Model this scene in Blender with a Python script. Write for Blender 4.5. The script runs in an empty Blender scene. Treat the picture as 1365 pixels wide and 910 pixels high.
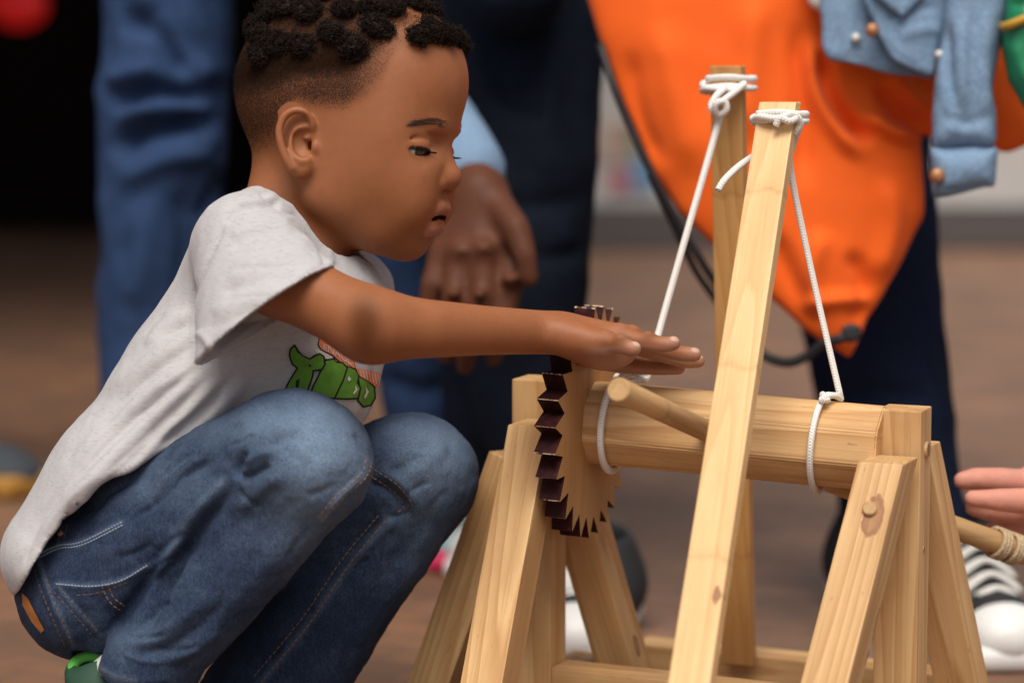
import bpy, bmesh, math, random
import numpy as np
from mathutils import Vector, Matrix, Quaternion
from mathutils.bvhtree import BVHTree

R = math.radians
random.seed(7)
rng = np.random.default_rng(11)
scene = bpy.context.scene
COL = scene.collection

# ------------------------------------------------------------------ camera frame
FPX = 3223.0                       # focal length in photo pixels (85 mm on a 36 mm sensor)
CX, CY = 682.5, 455.0
PITCH = R(6.286)
CAM = np.array([0.0, -2.0, 0.589])
CR = np.array([1.0, 0.0, 0.0])
CF = np.array([0.0, math.cos(PITCH), -math.sin(PITCH)])
CU = np.array([0.0, math.sin(PITCH), math.cos(PITCH)])


def P(u, v, d):
    """world point seen at photo pixel (u, v), d metres deep"""
    return CAM + d * (CF + CR * ((u - CX) / FPX) - CU * ((v - CY) / FPX))


def proj(X):
    q = X - CAM
    d = q @ CF
    return CX + FPX * (q @ CR) / d, CY - FPX * (q @ CU) / d, d


def px(n, d=2.0):
    return n * d / FPX


def ground(u, v):
    """ground point seen at a pixel"""
    w = CF + CR * ((u - CX) / FPX) - CU * ((v - CY) / FPX)
    return CAM + w * (-CAM[2] / w[2])


# ------------------------------------------------------------------ scene helpers
def tag(o, label=None, cat=None, group=None, kind=None):
    if label: o['label'] = label
    if cat: o['category'] = cat
    if group: o['group'] = group
    if kind: o['kind'] = kind
    return o


def thing(name, loc, label, cat, group=None):
    o = bpy.data.objects.new(name, None)
    o.empty_display_size = 0.05
    COL.objects.link(o)
    o.location = Vector(loc)
    return tag(o, label, cat, group)


def place(o, parent, world=None):
    """link under a parent (parents are unrotated), keeping the world place"""
    COL.objects.link(o)
    M = Matrix(world) if world is not None else Matrix.Identity(4)
    if parent is not None:
        o.parent = parent
        base = Vector((0, 0, 0)); q = parent
        while q is not None:
            base = base + q.location
            q = q.parent
        M = Matrix.Translation(-base) @ M
    o.matrix_local = M
    return o


def np_mesh(name, V, F, mat=None, smooth=True):
    """mesh from a vertex array and one or more face arrays (all quads or all tris)"""
    me = bpy.data.meshes.new(name)
    V = np.asarray(V, dtype=np.float32)
    Fs = F if isinstance(F, (list, tuple)) else [F]
    Fs = [np.asarray(f, dtype=np.int32) for f in Fs if len(f)]
    me.vertices.add(len(V)); me.vertices.foreach_set('co', V.ravel())
    li = np.concatenate([f.ravel() for f in Fs])
    tot = np.concatenate([np.full(len(f), f.shape[1], np.int32) for f in Fs])
    st = np.concatenate([[0], np.cumsum(tot)[:-1]]).astype(np.int32)
    me.loops.add(len(li)); me.loops.foreach_set('vertex_index', li)
    me.polygons.add(len(tot)); me.polygons.foreach_set('loop_start', st); me.polygons.foreach_set('loop_total', tot)
    me.polygons.foreach_set('use_smooth', np.full(len(tot), smooth))
    me.update(calc_edges=True)
    if mat is not None:
        for m in (mat if isinstance(mat, (list, tuple)) else [mat]):
            me.materials.append(m)
    return me


def np_obj(name, V, F, mat, parent, smooth=True, label=None):
    """object whose origin sits at the parent's base"""
    base = Vector((0, 0, 0)); q = parent
    while q is not None:
        base = base + q.location
        q = q.parent
    V = np.asarray(V, dtype=np.float64) - np.array(base)
    o = bpy.data.objects.new(name, np_mesh(name, V, F, mat, smooth))
    COL.objects.link(o)
    if parent is not None: o.parent = parent
    if label: o['label'] = label
    return o


def set_attr(o, name, rgba):
    a = o.data.color_attributes.new(name, 'FLOAT_COLOR', 'POINT')
    a.data.foreach_set('color', np.asarray(rgba, dtype=np.float32).ravel())


# ------------------------------------------------------------------ implicit surfaces
class Field:
    def __init__(s, lo, hi, h):
        s.h = h; s.lo = np.asarray(lo, float)
        n = np.ceil((np.asarray(hi, float) - s.lo) / h).astype(int) + 2
        s.ax = [(s.lo[i] + np.arange(n[i]) * h).astype(np.float32) for i in range(3)]
        s.D = np.full(n, 0.5, np.float32)

    def _cut(s, lo, hi, pad):
        sl = []
        for i in range(3):
            a = int(np.searchsorted(s.ax[i], lo[i] - pad)); b = int(np.searchsorted(s.ax[i], hi[i] + pad))
            sl.append(slice(max(a, 0), max(b, 0)))
        return tuple(sl)

    def add(s, prim, k=0.0, sub=False):
        fn, lo, hi = prim
        k = k * 1.4
        sl = s._cut(lo, hi, 3 * s.h + max(k * 2.6, 0.035 if not sub else 0.0))
        d = s.D[sl]
        if d.size == 0: return s
        X = s.ax[0][sl[0]][:, None, None]; Y = s.ax[1][sl[1]][None, :, None]; Z = s.ax[2][sl[2]][None, None, :]
        f = fn(X, Y, Z).astype(np.float32)
        if sub:
            f = -f
            r = np.maximum(d, f)
            if k > 0:
                h = np.maximum(k - np.abs(d - f), 0) / k
                r = r + h * h * h * k / 6
        else:
            r = np.minimum(d, f)
            if k > 0:
                h = np.maximum(k - np.abs(d - f), 0) / k
                r = r - h * h * h * k / 6
        s.D[sl] = r
        return s

    def sub(s, prim, k=0.0):
        return s.add(prim, k, True)

    def mesh(s, smooth=0):
        V, F = surface_nets(s.D, s.lo, s.h)
        for _ in range(smooth): V = lap(V, F)
        return V, F


def surface_nets(D, lo, h):
    S = D < 0
    n = np.array(D.shape) - 1
    c = np.zeros(n, np.uint8)
    for i in (0, 1):
        for j in (0, 1):
            for k in (0, 1):
                c += S[i:i + n[0], j:j + n[1], k:k + n[2]]
    ii, jj, kk = np.nonzero((c > 0) & (c < 8))
    idx = np.full(n, -1, np.int32)
    idx[ii, jj, kk] = np.arange(len(ii))
    val = {}
    for i in (0, 1):
        for j in (0, 1):
            for k in (0, 1):
                val[(i, j, k)] = D[ii + i, jj + j, kk + k]
    acc = np.zeros((len(ii), 3)); cnt = np.zeros(len(ii))
    cs = list(val)
    for a in cs:
        for ax in range(3):
            if a[ax] == 0:
                b = list(a); b[ax] = 1; b = tuple(b)
                va, vb = val[a], val[b]
                m = (va < 0) != (vb < 0)
                t = np.where(m, va / np.where(m, va - vb, 1), 0)
                p = np.zeros((len(ii), 3)); p[:] = a; p[:, ax] = t
                acc += p * m[:, None]; cnt += m
    V = lo + h * (np.stack([ii, jj, kk], 1) + acc / np.maximum(cnt, 1)[:, None])
    F = []
    for ax in range(3):
        o1, o2 = (ax + 1) % 3, (ax + 2) % 3
        A = np.take(S, range(n[ax]), axis=ax); B = np.take(S, range(1, n[ax] + 1), axis=ax)
        e = np.argwhere(A != B)
        e = e[(e[:, o1] >= 1) & (e[:, o2] >= 1) & (e[:, o1] < n[o1]) & (e[:, o2] < n[o2])]
        if not len(e): continue
        q = []
        for d1, d2 in ((1, 1), (0, 1), (0, 0), (1, 0)):
            w = e.copy(); w[:, o1] -= d1; w[:, o2] -= d2
            q.append(idx[w[:, 0], w[:, 1], w[:, 2]])
        q = np.stack(q, 1)
        inside = S[e[:, 0], e[:, 1], e[:, 2]]
        q[~inside] = q[~inside][:, ::-1]
        F.append(q[(q >= 0).all(1)])
    return V, np.concatenate(F)


def lap(V, F, w=0.5):
    a = F.ravel(); b = np.roll(F, -1, 1).ravel()
    n = len(V)
    out = np.empty_like(V)
    cnt = np.bincount(a, minlength=n) + np.bincount(b, minlength=n)
    for i in range(3):
        sm = np.bincount(a, V[b, i], n) + np.bincount(b, V[a, i], n)
        out[:, i] = V[:, i] * (1 - w) + w * sm / np.maximum(cnt, 1)
    return out


def relax(V, F, W, n):
    """smoothing with a per-vertex weight"""
    for _ in range(n):
        V = V + (lap(V, F, 1.0) - V) * (W * 0.6)[:, None]
    return V


def normals(V, F):
    A = V[F[:, 0]]; B = V[F[:, 1]]; C = V[F[:, 2]]
    D = V[F[:, 3]] if F.shape[1] == 4 else A
    fn = np.cross(C - A, D - B) if F.shape[1] == 4 else np.cross(B - A, C - A)
    N = np.zeros_like(V)
    for k in range(F.shape[1]):
        for i in range(3):
            N[:, i] += np.bincount(F[:, k], fn[:, i], len(V))
    return N / np.maximum(np.linalg.norm(N, axis=1), 1e-12)[:, None]


def ell(c, r, axes=None):
    c = np.asarray(c, float); r = np.asarray(r, float)
    A = np.eye(3) if axes is None else np.asarray(axes, float)
    ext = np.sqrt(((A * r[:, None]) ** 2).sum(0))

    def fn(X, Y, Z):
        x, y, z = X - c[0], Y - c[1], Z - c[2]
        k0 = 0; k1 = 0
        for i in range(3):
            q = (x * A[i, 0] + y * A[i, 1] + z * A[i, 2]) / r[i]
            k0 = k0 + q * q; k1 = k1 + (q / r[i]) ** 2
        k0 = np.sqrt(k0); k1 = np.sqrt(k1) + 1e-9
        return k0 * (k0 - 1) / k1
    return fn, c - ext, c + ext


def cone(a, b, ra, rb, flat=None, fr=1.0):
    """tapered capsule; optional flattening: distances along the unit vector flat are divided by fr"""
    a = np.asarray(a, float); b = np.asarray(b, float)
    ab = b - a; L2 = max(float(ab @ ab), 1e-12)
    m = max(ra, rb) * max(fr, 1.0)

    def fn(X, Y, Z):
        x, y, z = X - a[0], Y - a[1], Z - a[2]
        t = np.clip((x * ab[0] + y * ab[1] + z * ab[2]) / L2, 0, 1)
        x, y, z = x - t * ab[0], y - t * ab[1], z - t * ab[2]
        q = x * x + y * y + z * z
        if flat is not None:
            w = x * flat[0] + y * flat[1] + z * flat[2]
            q = q - w * w + (w / fr) ** 2
        return np.sqrt(q) - (ra + (rb - ra) * t)
    return fn, np.minimum(a, b) - m, np.maximum(a, b) + m


def chain(pts, rad, flat=None, fr=1.0):
    """tapered tube through points (plain minimum of its pieces)"""
    cs = [cone(pts[i], pts[i + 1], rad[i], rad[i + 1], flat, fr) for i in range(len(pts) - 1)]
    lo = np.min([c[1] for c in cs], 0); hi = np.max([c[2] for c in cs], 0)

    def fn(X, Y, Z):
        r = cs[0][0](X, Y, Z)
        for c in cs[1:]: r = np.minimum(r, c[0](X, Y, Z))
        return r
    return fn, lo, hi


def slab(c, r, axes, rnd):
    """rounded box"""
    c = np.asarray(c, float); r = np.asarray(r, float); A = np.asarray(axes, float)
    ext = np.abs(A * r[:, None]).sum(0)

    def fn(X, Y, Z):
        x, y, z = X - c[0], Y - c[1], Z - c[2]
        q = [np.abs(x * A[i, 0] + y * A[i, 1] + z * A[i, 2]) - (r[i] - rnd) for i in range(3)]
        out = np.sqrt(sum(np.maximum(w, 0) ** 2 for w in q))
        return out + np.minimum(np.maximum(np.maximum(q[0], q[1]), q[2]), 0) - rnd
    return fn, c - ext, c + ext


def half(p, n, lo, hi):
    """half space on the side the normal points to, inside a box"""
    p = np.asarray(p, float); n = np.asarray(n, float) / np.linalg.norm(n)
    return (lambda X, Y, Z: -((X - p[0]) * n[0] + (Y - p[1]) * n[1] + (Z - p[2]) * n[2])), np.asarray(lo), np.asarray(hi)


def bounds(prims, pad=0.01):
    return np.min([p[1] for p in prims], 0) - pad, np.max([p[2] for p in prims], 0) + pad


# ------------------------------------------------------------------ noise and folds
def vnoise(Q, seed=0):
    """smooth value noise at points Q (n,3), roughly -1..1"""
    i = np.floor(Q).astype(np.int64); f = Q - i
    f = f * f * (3 - 2 * f)
    out = np.zeros(len(Q))
    for a in (0, 1):
        for b in (0, 1):
            for c in (0, 1):
                n = (i[:, 0] + a) * 374761393 + (i[:, 1] + b) * 668265263 + (i[:, 2] + c) * 2147483647 + seed * 974711
                n = (n ^ (n >> 13)) * 1274126177
                n = ((n ^ (n >> 16)) & 0xffff) / 32767.5 - 1
                w = (f[:, 0] if a else 1 - f[:, 0]) * (f[:, 1] if b else 1 - f[:, 1]) * (f[:, 2] if c else 1 - f[:, 2])
                out += n * w
    return out


def poly_dist(u, v, pts):
    """distance to a pixel polyline, position along it (0..1) and signed side"""
    pts = np.asarray(pts, float)
    seg = np.linalg.norm(np.diff(pts, axis=0), axis=1); cum = np.concatenate([[0], np.cumsum(seg)])
    best = np.full(len(u), 1e9); tt = np.zeros(len(u)); side = np.zeros(len(u))
    for i in range(len(pts) - 1):
        a, b = pts[i], pts[i + 1]; ab = b - a
        t = np.clip(((u - a[0]) * ab[0] + (v - a[1]) * ab[1]) / max(ab @ ab, 1e-9), 0, 1)
        dx, dy = u - a[0] - t * ab[0], v - a[1] - t * ab[1]
        d = np.hypot(dx, dy)
        m = d < best
        best = np.where(m, d, best); tt = np.where(m, (cum[i] + t * seg[i]) / cum[-1], tt)
        side = np.where(m, np.sign(ab[0] * dy - ab[1] * dx), side)
    return best, tt, side


def spline(pts, n=8):
    """Catmull-Rom through points of any dimension"""
    p = np.asarray(pts, float)
    if len(p) < 3: return np.array([p[0] + (p[-1] - p[0]) * t for t in np.linspace(0, 1, n + 1)])
    p = np.concatenate([[2 * p[0] - p[1]], p, [2 * p[-1] - p[-2]]])
    out = []
    for i in range(1, len(p) - 2):
        for t in np.arange(n) / n:
            out.append(0.5 * (2 * p[i] + (p[i + 1] - p[i - 1]) * t + (2 * p[i - 1] - 5 * p[i] + 4 * p[i + 1] - p[i + 2]) * t * t
                              + (3 * p[i] - p[i - 1] - 3 * p[i + 1] + p[i + 2]) * t ** 3))
    out.append(p[-2])
    return np.array(out)


def fold(V, N, pts, amp, wid, dr=(0, 99), asym=0.0, taper=0.25):
    """press a crease (amp < 0) or raise a ridge (amp > 0), amp in mm, wid in photo pixels"""
    u, v, d = proj(V)
    sp = spline(pts, 6)
    lo = sp.min(0) - 3 * wid; hi = sp.max(0) + 3 * wid
    m = (u > lo[0]) & (u < hi[0]) & (v > lo[1]) & (v < hi[1]) & (d > dr[0]) & (d < dr[1])
    m &= (N @ CF) < 0.15
    if not m.any(): return V
    dist, t, side = poly_dist(u[m], v[m], sp)
    w = np.where(side > 0, wid * (1 + asym), wid * (1 - asym))
    e = np.clip(np.minimum(t, 1 - t) / max(taper, 1e-6), 0, 1)
    e = e * e * (3 - 2 * e)
    V = V.copy()
    V[m] += N[m] * (amp * 0.001 * np.exp(-(dist / w) ** 2) * e)[:, None]
    return V


def sstep(a, b, x):
    t = np.clip((x - a) / (b - a), 0, 1)
    return t * t * (3 - 2 * t)


# ------------------------------------------------------------------ tubes
def tube(pts, rad, n=8, closed=False, caps=True, phase0=0.0):
    """tube mesh round a 3-D polyline; returns V, quads, per-vertex (angle, length)"""
    p = np.asarray(pts, float); m = len(p)
    rad = np.full(m, rad) if np.isscalar(rad) else np.asarray(rad, float)
    T = np.gradient(p, axis=0)
    if closed: T = np.roll(p, -1, 0) - np.roll(p, 1, 0)
    T /= np.maximum(np.linalg.norm(T, axis=1), 1e-12)[:, None]
    ref = np.array([0.0, 0, 1]) if abs(T[0, 2]) < 0.9 else np.array([1.0, 0, 0])
    A = np.zeros_like(p); a = np.cross(T[0], ref); a /= np.linalg.norm(a)
    for i in range(m):
        a = a - T[i] * (a @ T[i]); a /= max(np.linalg.norm(a), 1e-12); A[i] = a
    B = np.cross(T, A)
    th = np.arange(n) / n * 2 * math.pi + phase0
    V = p[:, None] + rad[:, None, None] * (A[:, None] * np.cos(th)[None, :, None] + B[:, None] * np.sin(th)[None, :, None])
    V = V.reshape(-1, 3)
    F = []
    mm = m if closed else m - 1
    i = np.arange(mm)[:, None]; j = np.arange(n)[None]
    i2 = (i + 1) % m; j2 = (j + 1) % n
    F = np.stack([i * n + j, i * n + j2, i2 * n + j2, i2 * n + j], -1).reshape(-1, 4)
    L = np.concatenate([[0], np.cumsum(np.linalg.norm(np.diff(p, axis=0), axis=1))])
    uv = np.stack([np.tile(th, m), np.repeat(L, n)], 1)
    if caps and not closed:
        V = np.concatenate([V, p[:1], p[-1:]]); uv = np.concatenate([uv, [[0, 0]], [[0, L[-1]]]])
        c0, c1 = m * n, m * n + 1
        j = np.arange(n); j2 = (j + 1) % n
        F = np.concatenate([F, np.stack([np.full(n, c0), j2, j, np.full(n, c0)], 1), np.stack([np.full(n, c1), (m - 1) * n + j, (m - 1) * n + j2, np.full(n, c1)], 1)])
    return V, F, uv


class Bag:
    """collects several pieces of one mesh"""
    def __init__(s): s.V = []; s.F = []; s.T = []; s.n = 0; s.M = []; s.MT = []

    def add(s, V, F, mi=0):
        F = np.asarray(F)
        quad = F[(F[:, 0] != F[:, 3])] if F.shape[1] == 4 else F[:0]
        tri = F[F[:, 0] == F[:, 3]][:, :3] if F.shape[1] == 4 else F
        s.V.append(np.asarray(V))
        if len(quad): s.F.append(quad + s.n); s.M.append(np.full(len(quad), mi))
        if len(tri): s.T.append(tri + s.n); s.MT.append(np.full(len(tri), mi))
        s.n += len(V)
        return s

    def obj(s, name, mat, parent, smooth=True, label=None):
        V = np.concatenate(s.V); F = []
        mi = []
        if s.F: F.append(np.concatenate(s.F)); mi.append(np.concatenate(s.M))
        if s.T: F.append(np.concatenate(s.T)); mi.append(np.concatenate(s.MT))
        o = np_obj(name, V, F, mat, parent, smooth, label)
        o.data.polygons.foreach_set('material_index', np.concatenate(mi).astype(np.int32))
        return o


# ------------------------------------------------------------------ node materials
class NT:
    def __init__(s, name):
        s.m = bpy.data.materials.new(name); s.m.use_nodes = True
        s.t = s.m.node_tree; s.t.nodes.clear()
        s.out = s.n('ShaderNodeOutputMaterial')
        s.b = s.n('ShaderNodeBsdfPrincipled')
        s.l(s.b.outputs[0], s.out.inputs[0])

    def n(s, t, **kw):
        n = s.t.nodes.new(t)
        for k, v in kw.items():
            if k in n.bl_rna.properties: setattr(n, k, v)
            else: n.inputs[k].default_value = v
        return n

    def l(s, a, b): s.t.links.new(a, b)

    def set(s, **kw):
        for k, v in kw.items():
            i = s.b.inputs[k.replace('_', ' ')]
            if hasattr(v, 'is_linked'): s.l(v, i)
            else: i.default_value = v

    def obj(s, scale=(1, 1, 1), rot=(0, 0, 0), loc=(0, 0, 0), rnd=False):
        tc = s.n('ShaderNodeTexCoord'); mp = s.n('ShaderNodeMapping')
        mp.inputs['Scale'].default_value = scale; mp.inputs['Rotation'].default_value = rot; mp.inputs['Location'].default_value = loc
        src = tc.outputs['Object']
        if rnd:
            oi = s.n('ShaderNodeObjectInfo')
            k = s.n('ShaderNodeVectorMath', operation='SCALE'); k.inputs[0].default_value = (7.1, 5.3, 3.7)
            s.l(oi.outputs['Random'], k.inputs['Scale'])
            ad = s.n('ShaderNodeVectorMath', operation='ADD')
            s.l(src, ad.inputs[0]); s.l(k.outputs[0], ad.inputs[1]); src = ad.outputs[0]
        s.l(src, mp.inputs[0])
        return mp.outputs[0]

    def noise(s, vec, scale, detail=4, rough=0.5, dist=0.0):
        n = s.n('ShaderNodeTexNoise'); n.inputs['Scale'].default_value = scale; n.inputs['Detail'].default_value = detail
        n.inputs['Roughness'].default_value = rough; n.inputs['Distortion'].default_value = dist
        if vec is not None: s.l(vec, n.inputs['Vector'])
        return n.outputs['Fac']

    def ramp(s, fac, stops):
        r = s.n('ShaderNodeValToRGB')
        e = r.color_ramp.elements
        while len(e) < len(stops): e.new(0.5)
        for q, (p, c) in zip(e, stops):
            q.position = p; q.color = (c[0], c[1], c[2], 1) if hasattr(c, '__len__') else (c, c, c, 1)
        s.l(fac, r.inputs[0])
        return r.outputs[0]

    def mix(s, fac, a, b, mode='MIX'):
        m = s.n('ShaderNodeMix', data_type='RGBA', blend_type=mode)
        for v, i in ((fac, m.inputs[0]), (a, m.inputs[6]), (b, m.inputs[7])):
            if hasattr(v, 'is_linked'): s.l(v, i)
            elif hasattr(v, '__len__'): i.default_value = (v[0], v[1], v[2], 1)
            else: i.default_value = v
        return m.outputs[2]

    def math(s, op, a, b=0.0, c=None):
        m = s.n('ShaderNodeMath', operation=op)
        for v, i in zip((a, b, c), m.inputs):
            if v is None: continue
            if hasattr(v, 'is_linked'): s.l(v, i)
            else: i.default_value = v
        return m.outputs[0]

    def attr(s, name):
        a = s.n('ShaderNodeVertexColor'); a.layer_name = name
        sp = s.n('ShaderNodeSeparateColor'); s.l(a.outputs['Color'], sp.inputs[0])
        return sp.outputs[0], sp.outputs[1], sp.outputs[2], a.outputs['Alpha']

    def bump(s, h, dist=0.001, strength=1.0, nrm=None):
        b = s.n('ShaderNodeBump'); b.inputs['Distance'].default_value = dist; b.inputs['Strength'].default_value = strength
        s.l(h, b.inputs['Height'])
        if nrm is not None: s.l(nrm, b.inputs['Normal'])
        return b.outputs[0]


def plain(name, col, rough=0.6, spec=0.5, metal=0.0, var=0.15, scale=40.0, bump=0.0, sheen=0.0):
    t = NT(name)
    f = t.noise(t.obj(), scale, 5, 0.6)
    c = t.mix(f, [x * (1 - var) for x in col], [min(x * (1 + var), 1) for x in col])
    t.set(Base_Color=c, Roughness=rough, Metallic=metal)
    t.b.inputs['Specular IOR Level'].default_value = spec
    if sheen: t.b.inputs['Sheen Weight'].default_value = sheen
    if bump: t.set(Normal=t.bump(f, bump))
    return t.m
# ================================================================== materials
def skin_mat(name, base, ruddy, hairy=True):
    t = NT(name)
    o = t.obj()
    big = t.noise(o, 38, 3, 0.5); fine = t.noise(o, 420, 4, 0.6)
    c = t.mix(big, base, ruddy)
    c = t.mix(t.math('MULTIPLY', t.ramp(t.noise(o, 130, 4, 0.6), [(0.4, 0.0), (0.7, 1.0)]), 0.20), c, [x * 0.62 for x in base])
    c = t.mix(t.math('MULTIPLY', fine, 0.22), c, [x * 0.55 for x in base])
    if hairy:
        lip, stub, dark, nail = t.attr('mask')
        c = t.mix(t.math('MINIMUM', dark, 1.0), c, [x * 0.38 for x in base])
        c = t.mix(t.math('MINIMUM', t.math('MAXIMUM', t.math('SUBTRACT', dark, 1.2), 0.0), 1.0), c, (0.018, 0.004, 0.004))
        c = t.mix(lip, c, (0.46, 0.165, 0.135))
        c = t.mix(nail, c, (0.52, 0.33, 0.25))
        # cropped hair: tight dark curls that thin out down the fade
        cur = t.noise(o, 1050, 3, 0.65, 1.2)
        thr = t.math('SUBTRACT', 0.98, t.math('MULTIPLY', stub, 0.80))
        h = t.math('MULTIPLY', t.math('SUBTRACT', cur, t.math('MULTIPLY', thr, 0.64)), 5.5)
        h = t.math('MINIMUM', t.math('MAXIMUM', h, 0.0), 1.0)
        h = t.math('MULTIPLY', h, t.math('MINIMUM', t.math('MULTIPLY', stub, 4.0), 0.92))
        c = t.mix(t.math('MULTIPLY', stub, 0.72), c, (0.065, 0.028, 0.012))
        c = t.mix(h, c, (0.017, 0.008, 0.005))
        t.set(Roughness=t.math('SUBTRACT', 0.52, t.math('MULTIPLY', lip, 0.16)))
        bh = t.math('ADD', t.math('MULTIPLY', fine, 0.25), t.math('MULTIPLY', t.math('MULTIPLY', cur, stub), 3.0))
        bh = t.math('ADD', bh, t.math('MULTIPLY', t.noise(o, 1500, 2, 0.6), 0.35))
        t.set(Normal=t.bump(bh, 0.0006, 0.7))
    else:
        t.set(Roughness=0.5, Normal=t.bump(fine, 0.0004, 0.4))
    if hairy: t.l(t.math('SUBTRACT', 0.32, t.math('MINIMUM', t.math('ADD', t.math('MULTIPLY', stub, 0.36), t.math('MULTIPLY', dark, 0.3)), 0.32)), t.b.inputs['Specular IOR Level'])
    t.set(Base_Color=c)
    t.b.inputs['Subsurface Weight'].default_value = 0.18
    t.b.inputs['Subsurface Radius'].default_value = (1.0, 0.38, 0.2)
    t.b.inputs['Subsurface Scale'].default_value = 0.005
    if not hairy: t.b.inputs['Specular IOR Level'].default_value = 0.14
    return t.m


M = {}
M['skin'] = skin_mat('boy_skin', (0.300, 0.108, 0.041), (0.350, 0.124, 0.050))
M['skin_dark'] = skin_mat('deep_brown_skin', (0.105, 0.039, 0.021), (0.13, 0.046, 0.025), False)
M['skin_pale'] = skin_mat('pink_skin', (0.62, 0.30, 0.22), (0.66, 0.27, 0.20), False)

t = NT('tight_black_hair'); f = t.noise(t.obj(), 300, 3)
t.set(Base_Color=t.ramp(f, [(0.3, (0.006, 0.004, 0.003)), (0.7, (0.026, 0.016, 0.012))]), Roughness=0.6)
t.b.inputs['Specular IOR Level'].default_value = 0.12
M['hair'] = t.m
M['brow'] = plain('brow_hair', (0.030, 0.015, 0.009), 0.6)
M['lash'] = plain('lash', (0.006, 0.004, 0.003), 0.9, 0.1)

t = NT('eye_white_and_iris')
tc = t.n('ShaderNodeTexCoord'); sp = t.n('ShaderNodeSeparateXYZ'); t.l(tc.outputs['Object'], sp.inputs[0])
ir = t.ramp(sp.outputs[2], [(0.74, (0.68, 0.63, 0.60)), (0.78, (0.010, 0.006, 0.004)), (0.90, (0.040, 0.018, 0.009)), (0.96, (0.004, 0.003, 0.003))])
t.set(Base_Color=ir, Roughness=0.06); t.b.inputs['Coat Weight'].default_value = 0.5
M['eye'] = t.m
M['mouth'] = plain('mouth_inside', (0.05, 0.012, 0.010), 0.5)


def jersey(name, base, fleck, amt=0.5):
    t = NT(name)
    o = t.obj((150, 150, 760), (0, R(38), 0))
    st = t.noise(o, 1.0, 4, 0.75)
    o2 = t.obj()
    big = t.noise(o2, 25, 3)
    knit = t.noise(o2, 900, 2)
    c = t.mix(t.math('MULTIPLY', t.ramp(st, [(0.52, 0.0), (0.72, 1.0)]), amt), base, fleck)
    c = t.mix(t.math('MULTIPLY', big, 0.12), c, fleck)
    t.set(Base_Color=c, Roughness=0.9)
    t.b.inputs['Specular IOR Level'].default_value = 0.15
    t.b.inputs['Sheen Weight'].default_value = 0.12
    t.set(Normal=t.bump(t.math('ADD', knit, t.math('MULTIPLY', t.noise(o2, 130, 3), 1.2)), 0.0006, 0.5))
    return t.m


M['shirt'] = jersey('heather_grey_jersey', (0.475, 0.458, 0.462), (0.25, 0.24, 0.248), 0.6)


def denim(name, dark, worn, twill=1500, attr=True, contrast=1.0):
    t = NT(name)
    o = t.obj()
    mp = t.obj((1.0, 1.0, 0.35), (R(20), R(35), 0))
    tw = t.noise(mp, twill, 2, 0.7)
    slub = t.noise(t.obj((300, 300, 30), (0, R(25), 0)), 2.2, 4, 0.75)
    mid = t.noise(o, 34, 5, 0.65)
    c = t.mix(t.ramp(tw, [(0.35, 0.0), (0.68, 1.0)]), [x * 0.55 for x in dark], [min(1, x * 1.6 + 0.012) for x in dark])
    c2 = t.mix(t.ramp(tw, [(0.35, 0.0), (0.68, 1.0)]), [x * 0.62 for x in worn], [min(1, x * 1.45) for x in worn])
    if attr:
        w, seam, dk, _ = t.attr('mask')
        fac = t.math('ADD', w, t.math('MULTIPLY', t.math('SUBTRACT', mid, 0.5), 0.55 * contrast))
    else:
        fac = t.math('MULTIPLY', mid, 0.6 * contrast)
    fac = t.math('ADD', fac, t.math('MULTIPLY', t.math('SUBTRACT', slub, 0.5), 0.5))
    fac = t.math('MINIMUM', t.math('MAXIMUM', fac, 0.0), 1.0)
    t.set(Base_Color=t.mix(fac, c, c2), Roughness=0.85)
    t.b.inputs['Specular IOR Level'].default_value = 0.2 if attr else 0.06
    t.set(Normal=t.bump(t.math('ADD', tw, t.math('MULTIPLY', mid, 1.5)), 0.0005, 0.7))
    return t.m


M['denim'] = denim('boy_denim', (0.011, 0.023, 0.056), (0.145, 0.205, 0.295))
M['denim_blue'] = denim('mid_blue_denim', (0.012, 0.026, 0.074), (0.055, 0.105, 0.22), 900, False)
M['denim_dark'] = denim('ink_blue_denim', (0.003, 0.0045, 0.009), (0.012, 0.020, 0.042), 900, False)
M['navy'] = denim('navy_cotton', (0.006, 0.010, 0.026), (0.014, 0.024, 0.062), 900, False)
M['denim_pale'] = denim('pale_blue_denim', (0.145, 0.235, 0.36), (0.27, 0.37, 0.49), 1100, False)
M['tan_thread'] = plain('tan_thread', (0.28, 0.15, 0.07), 0.8)
M['pale_thread'] = plain('pale_blue_thread', (0.25, 0.31, 0.40), 0.8)
M['brown_thread'] = plain('rust_thread', (0.13, 0.07, 0.05), 0.8)
M['leather'] = plain('orange_leather_patch', (0.38, 0.14, 0.035), 0.6)


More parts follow.
